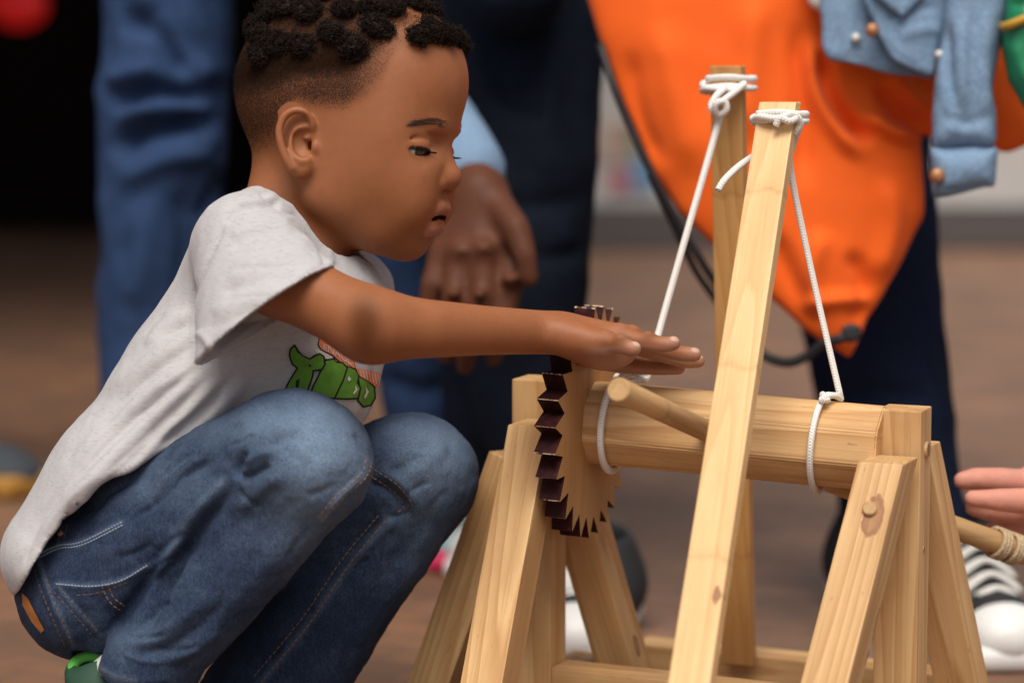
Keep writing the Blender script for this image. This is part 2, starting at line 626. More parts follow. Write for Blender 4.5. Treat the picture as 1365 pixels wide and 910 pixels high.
def wood(name, pale, mid, dark, ring=19.0, knot=True, gloss=0.5):
    t = NT(name)
    v = t.obj((1, 1, 0.07), rnd=True)
    warp = t.noise(v, 22, 2, 0.5)
    # growth rings: distance field of a long slow noise, sliced into bands
    big = t.noise(v, 9, 1, 0.4, 0.3)
    rings = t.math('FRACT', t.math('MULTIPLY', t.math('ADD', big, t.math('MULTIPLY', warp, 0.16)), ring))
    rings = t.ramp(rings, [(0.0, 0.0), (0.65, 0.55), (0.9, 1.0), (1.0, 0.0)])
    fib = t.noise(t.obj((1, 1, 0.018), rnd=True), 420, 4, 0.65)
    blotch = t.noise(t.obj((1, 1, 0.3), rnd=True), 24, 4, 0.6)
    c = t.mix(t.math('MULTIPLY', rings, 0.8), pale, mid)
    c = t.mix(t.ramp(blotch, [(0.42, 0.0), (0.72, 0.75)]), c, mid)
    c = t.mix(t.math('MULTIPLY', t.ramp(fib, [(0.5, 0.0), (0.78, 1.0)]), 0.42), c, dark)
    sp_ = t.ramp(t.noise(t.obj((1, 1, 0.25), rnd=True), 260, 2, 0.5), [(0.70, 0.0), (0.78, 1.0)])
    c = t.mix(t.math('MULTIPLY', sp_, 0.45), c, dark)
    if knot:
        vo = t.n('ShaderNodeTexVoronoi'); vo.inputs['Scale'].default_value = 8
        t.l(t.obj((1, 1, 0.45), rnd=True), vo.inputs['Vector'])
        k = t.ramp(vo.outputs['Distance'], [(0.0, 1.0), (0.07, 0.9), (0.10, 0.5), (0.17, 0.0)])
        c = t.mix(t.math('MULTIPLY', k, 0.75), c, dark)
    else:
        sz = t.n('ShaderNodeSeparateXYZ'); t.l(t.obj((1, 1, 1), rnd=True), sz.inputs[0])
        nb = t.math('FRACT', t.math('ADD', t.math('MULTIPLY', sz.outputs[2], 6.2), t.math('MULTIPLY', t.noise(t.obj((60, 60, 8), rnd=True), 1, 2), 0.10)))
        nb = t.ramp(nb, [(0.0, 0.0), (0.47, 0.0), (0.50, 1.0), (0.515, 0.35), (0.56, 0.0)])
        c = t.mix(t.math('MULTIPLY', nb, t.math('MULTIPLY', t.noise(t.obj((1, 1, 1), rnd=True), 90, 3), 0.75)), c, dark)
    oi = t.n('ShaderNodeObjectInfo')
    hsv = t.n('ShaderNodeHueSaturation'); t.l(c, hsv.inputs['Color'])
    t.l(t.math('ADD', t.math('MULTIPLY', oi.outputs['Random'], 0.16), 0.92), hsv.inputs['Value'])
    t.set(Base_Color=hsv.outputs[0], Roughness=gloss)
    t.b.inputs['Specular IOR Level'].default_value = 0.35
    t.set(Normal=t.bump(t.math('ADD', fib, t.math('MULTIPLY', rings, 0.4)), 0.0004, 0.5))
    return t.m


M['pine'] = wood('pine_board', (0.68, 0.435, 0.205), (0.46, 0.235, 0.085), (0.21, 0.09, 0.036))
M['bamboo'] = wood('bamboo_board', (0.60, 0.33, 0.115), (0.47, 0.215, 0.06), (0.28, 0.11, 0.032), 22, False, 0.42)
M['bamboo_pale'] = wood('pale_bamboo_board', (0.72, 0.475, 0.23), (0.60, 0.36, 0.15), (0.40, 0.20, 0.075), 22, False, 0.42)
M['ply'] = wood('plywood_face', (0.56, 0.315, 0.125), (0.45, 0.225, 0.08), (0.22, 0.095, 0.035), 14, False)
M['dowel'] = wood('dowel', (0.56, 0.36, 0.17), (0.46, 0.26, 0.11), (0.25, 0.12, 0.05), 20, False)
M['dowel_end'] = plain('dowel_end_grain', (0.28, 0.125, 0.055), 0.6)
t = NT('maroon_tooth_paint')
f = t.noise(t.obj(), 160, 5, 0.7)
t.set(Base_Color=t.ramp(f, [(0.3, (0.016, 0.0045, 0.005)), (0.6, (0.040, 0.009, 0.010)), (0.72, (0.10, 0.026, 0.022))]), Roughness=0.6)
t.b.inputs['Specular IOR Level'].default_value = 0.12
M['maroon'] = t.m
t = NT('chipped_paint_edge'); f = t.noise(t.obj(), 260, 3, 0.7)
t.set(Base_Color=t.ramp(f, [(0.46, (0.035, 0.010, 0.012)), (0.54, (0.58, 0.42, 0.27))]), Roughness=0.7)
M['chip'] = t.m

t = NT('white_braided_cord')
uvn = t.n('ShaderNodeUVMap'); sp = t.n('ShaderNodeSeparateXYZ'); t.l(uvn.outputs[0], sp.inputs[0])
b1 = t.math('SINE', t.math('ADD', t.math('MULTIPLY', sp.outputs[0], 3.0), t.math('MULTIPLY', sp.outputs[1], 2600.0)))
b2 = t.math('SINE', t.math('SUBTRACT', t.math('MULTIPLY', sp.outputs[0], 3.0), t.math('MULTIPLY', sp.outputs[1], 2600.0)))
br = t.math('MAXIMUM', b1, b2)
t.set(Base_Color=t.ramp(br, [(0.0, (0.66, 0.62, 0.56)), (0.5, (0.86, 0.83, 0.78))]), Roughness=0.8, Normal=t.bump(br, 0.0003, 0.6))
M['cord'] = t.m
t = NT('hemp_twine')
f = t.noise(t.obj(), 500, 3)
t.set(Base_Color=t.ramp(f, [(0.3, (0.32, 0.22, 0.12)), (0.7, (0.55, 0.42, 0.26))]), Roughness=0.9, Normal=t.bump(f, 0.0008))
M['twine'] = t.m
M['black_cord'] = plain('black_cord', (0.012, 0.011, 0.012), 0.6)

t = NT('orange_nylon')
o = t.obj(); f = t.noise(o, 9, 4); w = t.noise(o, 900, 2)
t.set(Base_Color=t.mix(f, (0.80, 0.105, 0.010), (0.90, 0.145, 0.014)), Roughness=0.7, Normal=t.bump(w, 0.0003, 0.4))
t.b.inputs['Sheen Weight'].default_value = 0.1
t.b.inputs['Specular IOR Level'].default_value = 0.15
M['orange'] = t.m
M['green_nylon'] = plain('green_satin', (0.010, 0.20, 0.085), 0.35, 0.5)
M['yellow'] = plain('yellow_band', (0.55, 0.30, 0.03), 0.5)
M['white_cloth'] = plain('white_cloth', (0.72, 0.70, 0.66), 0.85)
M['copper'] = plain('copper_button', (0.42, 0.20, 0.09), 0.5, metal=0.5)
M['steel'] = plain('steel_snap', (0.65, 0.63, 0.60), 0.5, metal=0.4)
M['black_canvas'] = plain('black_canvas', (0.016, 0.016, 0.018), 0.75)
M['white_rubber'] = plain('white_rubber', (0.74, 0.73, 0.71), 0.45)
M['pink_mesh'] = plain('hot_pink_upper', (0.72, 0.03, 0.12), 0.6)
M['teal_mesh'] = plain('teal_upper', (0.20, 0.55, 0.55), 0.6)
M['grey_shoe'] = plain('dark_grey_suede', (0.035, 0.042, 0.052), 0.8)
M['gum'] = plain('ochre_sole', (0.40, 0.19, 0.03), 0.6)
M['sock'] = plain('pale_grey_sock', (0.55, 0.55, 0.50), 0.9)
M['lime'] = plain('lime_green_lining', (0.10, 0.42, 0.06), 0.7)
M['bottle_green'] = plain('dark_green_upper', (0.012, 0.050, 0.026), 0.7)
M['print_green'] = plain('print_green', (0.115, 0.27, 0.035), 0.8, 0.2, var=0.35, scale=150)
M['print_black'] = plain('print_black', (0.022, 0.020, 0.018), 0.8, 0.2)
M['print_orange'] = plain('print_coral', (0.74, 0.22, 0.11), 0.8, 0.2, var=0.2, scale=200)
M['print_cream'] = plain('print_cream', (0.62, 0.58, 0.52), 0.8, 0.2)
M['print_ochre'] = plain('print_ochre', (0.55, 0.25, 0.06), 0.8, 0.2)
M['tee_teal'] = plain('shirt_teal_trim', (0.20, 0.50, 0.46), 0.85)


def knotted(o, spots):
    """give one board its own copy of its wood with knots at (world point, radius)"""
    m = o.data.materials[0].copy(); o.data.materials[0] = m
    nt_ = m.node_tree; L = nt_.links.new
    bsdf = [n for n in nt_.nodes if n.type == 'BSDF_PRINCIPLED'][0]
    src = bsdf.inputs['Base Color'].links[0].from_socket
    tc_ = nt_.nodes.new('ShaderNodeTexCoord')
    bpy.context.view_layer.update()
    inv = o.matrix_world.inverted()
    for X, r in spots:
        p = inv @ Vector(X)
        sub = nt_.nodes.new('ShaderNodeVectorMath'); sub.operation = 'SUBTRACT'; sub.inputs[1].default_value = p; L(tc_.outputs['Object'], sub.inputs[0])
        mul = nt_.nodes.new('ShaderNodeVectorMath'); mul.operation = 'MULTIPLY'; mul.inputs[1].default_value = (1, 1, 0.45); L(sub.outputs[0], mul.inputs[0])
        ln = nt_.nodes.new('ShaderNodeVectorMath'); ln.operation = 'LENGTH'; L(mul.outputs[0], ln.inputs[0])
        ns = nt_.nodes.new('ShaderNodeTexNoise'); ns.inputs['Scale'].default_value = 160; L(tc_.outputs['Object'], ns.inputs['Vector'])
        dv = nt_.nodes.new('ShaderNodeMath'); dv.operation = 'DIVIDE'; dv.inputs[1].default_value = r; L(ln.outputs['Value'], dv.inputs[0])
        ad = nt_.nodes.new('ShaderNodeMath'); ad.operation = 'MULTIPLY_ADD'; ad.inputs[1].default_value = 0.5; L(ns.outputs['Fac'], ad.inputs[0]); L(dv.outputs[0], ad.inputs[2])
        rp = nt_.nodes.new('ShaderNodeValToRGB'); e = rp.color_ramp.elements
        for _ in range(3): e.new(0.5)
        for q, (ps, f_) in zip(e, ((0.0, .85), (0.62, .6), (0.9, .9), (1.0, .55), (1.0, 0.0))): q.position = ps; q.color = (f_, f_, f_, 1)
        sc_ = nt_.nodes.new('ShaderNodeMath'); sc_.operation = 'MULTIPLY'; sc_.inputs[1].default_value = 0.72; L(ad.outputs[0], sc_.inputs[0]); L(sc_.outputs[0], rp.inputs[0])
        mx = nt_.nodes.new('ShaderNodeMix'); mx.data_type = 'RGBA'; mx.inputs[7].default_value = (0.26, 0.105, 0.045, 1)
        L(rp.outputs[0], mx.inputs[0]); L(src, mx.inputs[6]); src = mx.outputs[2]
    L(src, bsdf.inputs['Base Color'])
# ================================================================== the boy: head, neck and right arm
boy = thing('person', (-0.245, 0.0, 0.0), 'young boy in grey T-shirt and jeans squatting with one arm over the gear', 'person')

YAW = R(17)
HF = math.cos(YAW) * CR - math.sin(YAW) * CF      # forward (where the face points)
HL = -math.sin(YAW) * CR - math.cos(YAW) * CF     # his right, towards the camera
HU = CU
H0 = P(470, 190, 2.0)
S = px(1.0, 2.0)
HAX = np.array([HF, HU, HL])


def A3(a, b, s):
    return H0 + S * (a * HF + b * HU + s * HL)


def H(u, v, s=0.0):
    """head point that shows at photo pixel (u, v), s pixels off the mid plane to the near side"""
    a = (u - 470 + s * math.sin(YAW)) / math.cos(YAW)
    b = 190 - v
    for _ in range(3):           # allow for perspective
        X = A3(a, b, s); uu, vv, _d = proj(X)
        a += (u - uu) / math.cos(YAW); b += (vv - v)
    return X


def Hm(u, v, s):
    """the near point and its mirror image on the far side"""
    X = H(u, v, s)
    w = (X - H0) @ HL
    return X, X - 2 * w * HL


def rot(deg):
    """head axes turned in the profile plane (positive lifts the front)"""
    c, q = math.cos(R(deg)), math.sin(R(deg))
    return np.array([c * HF + q * HU, -q * HF + c * HU, HL])


def eye_c(sg):
    return Hm(546, 196, 50)[0 if sg > 0 else 1]


def eye_pt(sg, al, b, r):
    """point on the lid, al degrees round from straight ahead to the side, b pixels up"""
    c = math.sqrt(max(r * r - b * b, 0))
    return eye_c(sg) + S * (c * (math.cos(R(al)) * HF + sg * math.sin(R(al)) * HL) + b * HU)


def build_head():
    h = 0.00105
    lo = H0 + np.array([-0.135, -0.105, -0.16]); hi = H0 + np.array([0.115, 0.10, 0.145])
    f = Field(lo, hi, h)
    E = lambda c, r, d=0: ell(c, np.array(r) * S, rot(d))
    both = lambda u, v, s: Hm(u, v, s)
    # skull
    f.add(E(H(459, 108), (147, 124, 107), -6))
    f.add(E(H(425, 142), (108, 92, 96), -20), 0.02)
    f.add(E(H(535, 110), (86, 92, 82), 0), 0.03)         # forehead
    f.add(E(H(520, 205), (78, 92, 76), -8), 0.02)        # mid face
    for X in both(500, 170, 62): f.add(E(X, (56, 62, 34)), 0.02)          # temples
    for X in both(541, 226, 44): f.add(E(X, (34, 28, 26), 10), 0.016)     # cheek bones
    for X in both(524, 264, 42): f.add(E(X, (50, 48, 32)), 0.028)         # soft cheeks
    for X in both(538, 262, 34): f.add(E(X, (27, 30, 19)), 0.02)
    for X in both(452, 226, 70): f.add(E(X, (54, 58, 26)), 0.026)        # side of the jaw below the ear
    # jaw and chin
    ja = both(432, 262, 66)
    jb = both(505, 308, 34)
    for a, b in zip(ja, jb): f.add(cone(a, b, 24 * S, 22 * S), 0.02)
    cc = H(541, 316)
    for b in jb: f.add(cone(b, cc, 21 * S, 23 * S), 0.02)
    f.add(E(H(543, 316), (24, 23, 27)), 0.012)
    f.add(E(H(490, 285), (62, 40, 54), 12), 0.022)
    # neck
    f.add(chain([H(424, 232), H(414, 290), P(396, 345, 2.0), P(372, 400, 2.0)], [63 * S, 61 * S, 66 * S, 78 * S]), 0.02)
    f.add(cone(H(385, 205), P(372, 330, 2.0), 42 * S, 62 * S), 0.02)
    # brow, sockets, nose
    for X in both(577, 172, 26): f.add(E(X, (20, 9, 24), -8), 0.012)
    for X in both(558, 197, 41): f.sub(E(X + HF * 24 * S, (20, 11, 22), 0), 0.016)
    f.add(chain([H(575, 186), H(584, 209), H(596, 232)], [11.5 * S, 12 * S, 14 * S]), 0.013)
    for X in both(556, 214, 29): f.add(E(X, (27, 22, 16), 10), 0.016)
    f.add(E(H(596.5, 237), (17.5, 16, 19)), 0.006)
    for X in both(577, 243, 22): f.add(E(X, (17.5, 13.5, 14), -12), 0.004)
    f.add(E(H(590, 249), (10, 6, 9)), 0.004)
    for X in both(588, 254, 9.5): f.sub(E(X, (8.5, 4.5, 4.8), -25), 0.002)
    for sg in (0, 1):
        f.sub(chain([both(*q)[sg] for q in ((575, 227, 30), (564, 233, 35), (559, 244, 37), (563, 255, 34))], np.array([1.4, 3.0, 3.4, 2.0]) * S), 0.005)
    # muzzle and lips
    f.add(E(H(556, 284), (32, 36, 36), -12), 0.014)

    def lip(c0, c1, c2, r0, r1, r2):
        """c: (u, v, s) at the middle, half way and at the corner"""
        a = H(*c0); b, b2 = Hm(*c1); c, c2_ = Hm(*c2)
        sp = spline([c, b, a, b2, c2_], 5)
        rr = np.interp(np.linspace(0, 1, len(sp)), [0, .25, .5, .75, 1], [r2, r1, r0, r1, r2]) * S
        return chain(sp, rr)
    f.add(lip((588, 274.5, 0), (580, 278.5, 18), (554, 290.5, 38), 10.0, 9.2, 4.5), 0.004)
    f.add(lip((575, 305, 0), (570, 305, 16), (554, 297, 36), 12.5, 11.5, 5), 0.0045)
    f.sub(lip((593, 291, 0), (584, 291, 17), (556, 293, 37), 4.4, 3.2, 0.8), 0.0016)
    f.sub(lip((578, 290.5, 0), (571, 290.5, 15), (552, 292.5, 32), 4.4, 3.4, 0.8), 0.0014)
    f.sub(E(H(598, 265), (5, 10, 3.5), 0), 0.004)        # philtrum
    f.sub(E(H(578, 322), (10, 6, 22), 0), 0.010)         # hollow above the chin
    # eyes: lids round the ball, then the slit and the crease of the upper lid
    for sg in (1, -1):
        X = eye_c(sg)
        f.add(E(X, (25.8, 24.2, 25.0)), 0.006)
        al = np.linspace(-34, 104, 20)
        for q, hh, bb in zip(al, np.interp(al, [-34, -10, 30, 70, 104], [1.6, 4.2, 5.7, 4.9, 2.0]), np.interp(al, [-34, 0, 40, 75, 104], [-6.5, -8.2, -7.6, -5.0, -2.0])):
            f.sub(ell(eye_pt(sg, q, bb, 24.5), np.full(3, hh * S)), 0.0008)
        al = np.linspace(0, 92, 14)
        f.sub(chain([eye_pt(sg, q, np.interp(q, [-30, 20, 60, 92], [6.5, 10.5, 9.5, 5.5]), 26.8) for q in al], np.interp(al, [0, 20, 55, 92], [0.2, 1.1, 1.1, 0.2]) * S), 0.004)
    # ears
    for sg in (1, -1):
        def W(u, v, s):
            a, b = Hm(u, v, s); return a if sg > 0 else b
        f.add(E(W(397, 190, 98), (27, 43, 9), 12), 0.008)
        hel = [(415, 186, 96), (417, 168, 105), (408, 152, 112), (394, 147.5, 116), (380, 155, 119), (372.5, 172, 121),
               (374, 190, 121), (380, 209, 119), (389, 223, 114)]
        f.add(chain(spline([W(*q) for q in hel], 5), np.interp(np.linspace(0, 1, 41), [0, .2, .5, .8, 1], [4, 5.2, 5.4, 5, 6]) * S), 0.0018)
        f.add(E(W(401, 224, 106), (15, 13, 7.5), 20), 0.006)          # lobe
        f.sub(E(W(399, 170, 119), (19, 17, 11), 30), 0.003)           # hollow between the rims
        anti = [(408, 170, 104), (396, 174, 108), (389, 188, 111), (390, 204, 112), (400, 214, 112), (409, 214, 109)]
        f.add(chain(spline([W(*q) for q in anti], 4), np.full(21, 4.6 * S)), 0.004)
        f.sub(E(W(404, 190, 112), (14, 17, 14), 10), 0.0035)          # bowl
        f.sub(E(W(403, 180, 112), (13, 6, 10), 15), 0.003)
        f.sub(E(W(414, 195, 98), (5, 7, 14), 0), 0.002)               # canal
        f.add(E(W(421, 197, 100), (5.5, 9, 6.5), 10), 0.003)          # tragus
        f.add(cone(W(408, 184, 101), W(417, 182, 99), 3 * S, 3 * S), 0.003)
    V, F = f.mesh(1)
    q = V - H0
    a, b, s_ = q @ HF / S, q @ HU / S, np.abs(q @ HL) / S
    nu = 470 + a * math.cos(YAW) - s_ * math.sin(YAW); nv = 190 - b
    keep = np.maximum.reduce([
        1 - sstep(0.8, 1.3, np.hypot((nu - 397) / 40, (nv - 191) / 56)) * np.ones(len(V)),
        (1 - sstep(0.7, 1.35, np.hypot((nu - 554) / 36, (nv - 197) / 24))) * (a > 40),
        (1 - sstep(0.75, 1.3, np.hypot((nu - 592) / 26, (nv - 242) / 24))) * (a > 60),
        (1 - sstep(0.8, 1.25, np.hypot((nu - 582) / 34, (nv - 291) / 30))) * (a > 50)])
    return relax(V, F, 1 - keep, 60), F


def build_arm():
    """right arm, wrist and hand"""
    h = 0.0009
    # joints as (u, v, depth); radii in photo pixels at that depth
    sh = P(372, 372, 1.885); el = P(494, 434, 1.848); m1 = P(566, 438, 1.868); wr = P(730, 443, 1.955)
    d1 = px(1, 1.85); d2 = px(1, 1.955)
    prims = [cone(P(330, 350, 1.93), sh, 52 * d1, 50 * d1), cone(sh, el, 49 * d1, 46 * d1)]
    lo, hi = bounds(prims + [ell(P(860, 470, 1.99), (0.07, 0.07, 0.04)), ell(P(490, 440, 1.845), (0.05, 0.05, 0.05))], 0.012)
    f = Field(lo, hi, h)
    for q in prims: f.add(q, 0.012)
    f.add(chain([el, m1, P(640, 440, 1.905), wr], [45.5 * d1, 41 * d1, 35.5 * d1, 29.8 * d2], CF, 0.95), 0.02)
    # palm: four metacarpals, heel and thumb base
    w = lambda u, v, d: P(u, v, d)
    mc = [((748, 446, 1.940), (806, 460, 1.930), 25, 17), ((752, 440, 1.955), (824, 449, 1.948), 25, 14.5),
          ((754, 440, 1.970), (838, 450, 1.966), 25, 14.5), ((752, 444, 1.982), (842, 457, 1.985), 24, 14.5)]
    for a, b, ra, rb in mc: f.add(cone(w(*a), w(*b), ra * d2, rb * d2), 0.008)
    f.add(ell(w(778, 463, 1.942), np.array([36, 20, 20]) * d2), 0.008)
    f.add(ell(w(790, 470, 1.985), np.array([40, 19, 22]) * d2), 0.010)
    f.add(ell(w(806, 466, 1.955), np.array([44, 17, 28]) * d2), 0.014)
    fing = [
        ([(804, 457, 1.929), (826, 460, 1.921), (840, 464, 1.918), (845, 464.5, 1.917)], [13.5, 11.2, 10, 9.6]),
        ([(822, 449, 1.947), (862, 456, 1.941), (885, 459, 1.938), (897, 457.5, 1.937)], [13.5, 11.8, 10.6, 9.8]),
        ([(836, 451, 1.966), (878, 463, 1.963), (908, 471, 1.961), (925, 472.5, 1.960)], [13.5, 11.8, 10.8, 9.8]),
        ([(840, 458, 1.985), (884, 472, 1.987), (912, 480, 1.988), (930, 481, 1.988)], [13.5, 11.6, 10.4, 9.6]),
        ([(782, 470, 1.995), (822, 482, 2.005), (866, 488, 2.003), (904, 490, 1.999)], [20, 14.5, 11.8, 9.6]),
    ]
    for pts, rr in fing:
        f.add(chain([w(*q) for q in spline(pts, 4)], np.interp(np.linspace(0, 1, 13), [0, .33, .67, 1], rr) * d2), 0.0032)
    # knuckle swells and finger-joint folds
    for q, r in (((808, 449, 1.928), 8), ((827, 440, 1.946), 8), ((842, 442, 1.964), 8)):
        f.add(ell(w(*q), np.array([11, 6, 8]) * d2), 0.006)
    for q in ((827, 452, 1.916), (864, 448, 1.938), (881, 455.5, 1.960)):
        f.add(ell(w(*q), np.array([7, 4, 7]) * d2), 0.005)
    for q in ((872, 489, 1.991), (887, 499, 1.992), (884, 486, 1.976), (905, 491, 1.98)):
        f.sub(ell(w(*q), np.array([1.6, 9, 6]) * d2), 0.0012)
    V, F = f.mesh(1)
    u_, v_, d_ = proj(V)
    V = relax(V, F, 1 - sstep(760, 805, u_), 140)
    V = relax(V, F, (1 - sstep(825, 850, u_)) * 0.7, 8)
    # nails
    nails = [((851, 456.5, 1.914), 8), ((901, 449.5, 1.932), 8), ((929, 464.5, 1.955), 8), ((934, 473, 1.983), 7), ((908, 482, 1.994), 7)]
    nm = np.zeros(len(V))
    for q, r in nails:
        dd = np.linalg.norm((V - w(*q)) / np.array([1.1, 1, 0.75]), axis=1) / (r * d2)
        nm = np.maximum(nm, 1 - sstep(0.75, 1.05, dd))
    u, v, d = proj(V)
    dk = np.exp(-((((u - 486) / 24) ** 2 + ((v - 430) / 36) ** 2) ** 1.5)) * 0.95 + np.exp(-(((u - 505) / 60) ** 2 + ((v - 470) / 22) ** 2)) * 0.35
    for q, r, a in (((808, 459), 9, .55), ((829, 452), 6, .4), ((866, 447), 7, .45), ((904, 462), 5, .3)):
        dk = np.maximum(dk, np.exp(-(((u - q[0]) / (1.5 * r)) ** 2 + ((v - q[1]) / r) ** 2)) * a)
    N = normals(V, F)
    palm = sstep(770, 800, u) * sstep(0.05, 0.55, -(N @ CU)) * 0.42      # paler palm and finger pads
    tips = np.zeros(len(V))
    for q in ((848, 463, 1.917), (901, 458, 1.936), (929, 472, 1.96), (936, 481, 1.988), (908, 490, 1.998)):
        tips = np.maximum(tips, np.exp(-(np.linalg.norm(V - w(*q), axis=1) / (16 * d2)) ** 2) * 0.45)
    nm = np.maximum(np.maximum(nm, palm), tips)
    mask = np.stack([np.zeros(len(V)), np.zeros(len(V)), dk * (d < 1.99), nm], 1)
    return V, F, mask


def core_body():
    """trunk, far arm and legs under the clothes"""
    prims = [
        (cone(P(375, 380, 2.0), P(258, 520, 2.0), 0.052, 0.046), 0.02), (cone(P(258, 520, 2.0), P(125, 745, 1.99), 0.046, 0.040), 0.02),
        (cone(P(350, 350, 1.945), P(400, 355, 2.05), 0.033, 0.036), 0.02),
        (cone(P(120, 765, 1.94), P(400, 615, 1.90), 0.040, 0.034), 0.02), (cone(P(400, 615, 1.90), P(190, 900, 1.92), 0.032, 0.022), 0.015),
        (cone(P(150, 770, 2.03), P(545, 625, 2.07), 0.046, 0.034), 0.02), (cone(P(545, 625, 2.07), P(350, 960, 2.06), 0.034, 0.024), 0.015),
        (cone(P(190, 900, 1.92), P(250, 1045, 1.93), 0.022, 0.022), 0.015), (cone(P(350, 960, 2.06), P(400, 1015, 2.06), 0.022, 0.02), 0.015),
        (cone(P(408, 365, 2.07), P(405, 470, 2.07), 0.024, 0.023), 0.015), (cone(P(405, 470, 2.07), P(430, 580, 2.04), 0.021, 0.018), 0.012),
    ]
    lo, hi = bounds([p for p, k in prims], 0.02)
    f = Field(lo, hi, 0.004)
    for p, k in prims: f.add(p, k)
    return f.mesh(2)


hv, hf = build_head()
hn = normals(hv, hf)
# face colours: lips, cropped hair
uu, vv, dd = proj(hv)
q = hv - H0
ha, hb, hs = q @ HF / S, q @ HU / S, q @ HL / S
near_u = 470 + ha * math.cos(YAW) - np.abs(hs) * math.sin(YAW)      # where it would show if it were on the near side
near_v = 190 - hb
lipm = np.zeros(len(hv))
for c0, c1, c2, rr, amt in (((588, 275.5, 0), (580, 279.5, 18), (554, 290.5, 38), 10.0, 0.42), ((575, 304.5, 0), (570, 304.5, 16), (554, 297, 36), 11.8, 1.0)):
    a = H(*c0); b, b2 = Hm(*c1); c, c2_ = Hm(*c2)
    sp = spline([c, b, a, b2, c2_], 6)
    wgt = np.interp(np.linspace(0, 1, len(sp)), [0, .2, .5, .8, 1], [.45, .9, 1, .9, .45]) * rr
    m = np.nonzero((np.linalg.norm(hv - H(572, 290), axis=1) < 60 * S) & (ha > 70))[0]
    dl = np.full(len(m), 1e9)
    for k in range(len(sp)): dl = np.minimum(dl, np.linalg.norm(hv[m] - sp[k], axis=1) / S / wgt[k])
    lipm[m] = np.maximum(lipm[m], amt * (1 - sstep(0.85, 1.22, dl)))
gap = np.full(len(hv), 1e9)
for c0, c1, c2, rr in (((592, 291, 0), (583, 291, 17), (556, 293, 37), 4.9), ((578, 290.5, 0), (571, 290.5, 15), (552, 292.5, 32), 5.6), ((566, 290.5, 0), (562, 290.5, 12), (552, 292.5, 26), 8)):
    a = H(*c0); b, b2 = Hm(*c1); c, c2_ = Hm(*c2)
    sp = spline([c, b, a, b2, c2_], 6)
    wgt = np.interp(np.linspace(0, 1, len(sp)), [0, .2, .5, .8, 1], [.2, .75, 1, .75, .2]) * rr
    m = np.nonzero(np.linalg.norm(hv - H(572, 290), axis=1) < 60 * S)[0]
    for k in range(len(sp)):
        gap[m] = np.minimum(gap[m], np.linalg.norm(hv[m] - sp[k], axis=1) / S / wgt[k])
gapm = (1 - sstep(0.80, 1.15, gap)) * (ha > 60)  # gap between the lips, painted near black for the darkness inside
lip_in = lipm * (1 - gapm)
HLU = [300, 345, 372, 400, 430, 465, 492, 515, 535, 560, 608, 640]
vb = np.interp(near_u, HLU, [226, 230, 214, 158, 166, 172, 160, 134, 90, 78, 74, 74])
vt = np.interp(near_u, HLU, [88, 90, 92, 94, 92, 88, 76, 60, 40, 30, 30, 30])
stub = np.clip((vb - near_v) / np.maximum(vb - vt, 1), 0, 1.0)
stub = 0.52 * sstep(0.0, 0.42, stub) + 0.48 * sstep(0.62, 0.98, stub)
thin = np.interp(near_u, [470, 530, 560], [1, 0.42, 0.35])
stub = np.clip(stub * thin, 0, 1)
ear = ((((near_u - 397) / 30) ** 2 + ((near_v - 191) / 47) ** 2) < 1) & (np.abs(hs) > 100)
top = 1 - sstep(0, 40, near_v - vt + 26)           # parted scalp shows paler between the twists
stub = stub * (1 - 0.35 * top)
stub[ear] = 0
stub[(near_v > 232)] = 0
hmask = np.stack([lip_in, stub, gapm * 2.4, np.zeros(len(hv))], 1)
av, af, amask = build_arm()
cv, cf = core_body()
V = np.concatenate([hv, av, cv]); F = np.concatenate([hf, af + len(hv), cf + len(hv) + len(av)])
body = np_obj('body', V, F, M['skin'], boy)
set_attr(body, 'mask', np.concatenate([hmask, amask, np.zeros((len(cv), 4))]))
head_bvh = BVHTree.FromPolygons([tuple(x) for x in hv], [tuple(x) for x in hf.tolist()])

# eyeballs: local +z looks along the gaze
for sg in (1, -1):
    bm = bmesh.new(); bmesh.ops.create_uvsphere(bm, u_segments=40, v_segments=32, radius=1.0)
    me = bpy.data.meshes.new('eye'); bm.to_mesh(me); bm.free()
    for p in me.polygons: p.use_smooth = True
    me.materials.append(M['eye'])
    o = bpy.data.objects.new('eye', me)
    gaze = (HF * math.cos(R(10)) + HL * math.sin(R(10))) * 0.95 - HU * 0.30
    place(o, boy, Matrix.Translation(Vector(eye_c(sg))) @ Vector(gaze).normalized().to_track_quat('Z', 'Y').to_matrix().to_4x4() @ Matrix.Scale(23.7 * S, 4))

# brows and lashes
bag = Bag()


def strand(p0, p1, bend, r0, bag=bag, seg=4, n=4):
    ts = np.linspace(0, 1, seg + 1)[:, None]
    pts = p0 + (p1 - p0) * ts + bend * (4 * ts * (1 - ts))
    a, b, _ = tube(pts, np.linspace(r0, r0 * 0.25, seg + 1), n)
    bag.add(a, b)


def on_head(X, dirn):
    hit = head_bvh.ray_cast(Vector(X), Vector(dirn))
    return (np.array(hit[0]), np.array(hit[1])) if hit[0] is not None else (None, None)


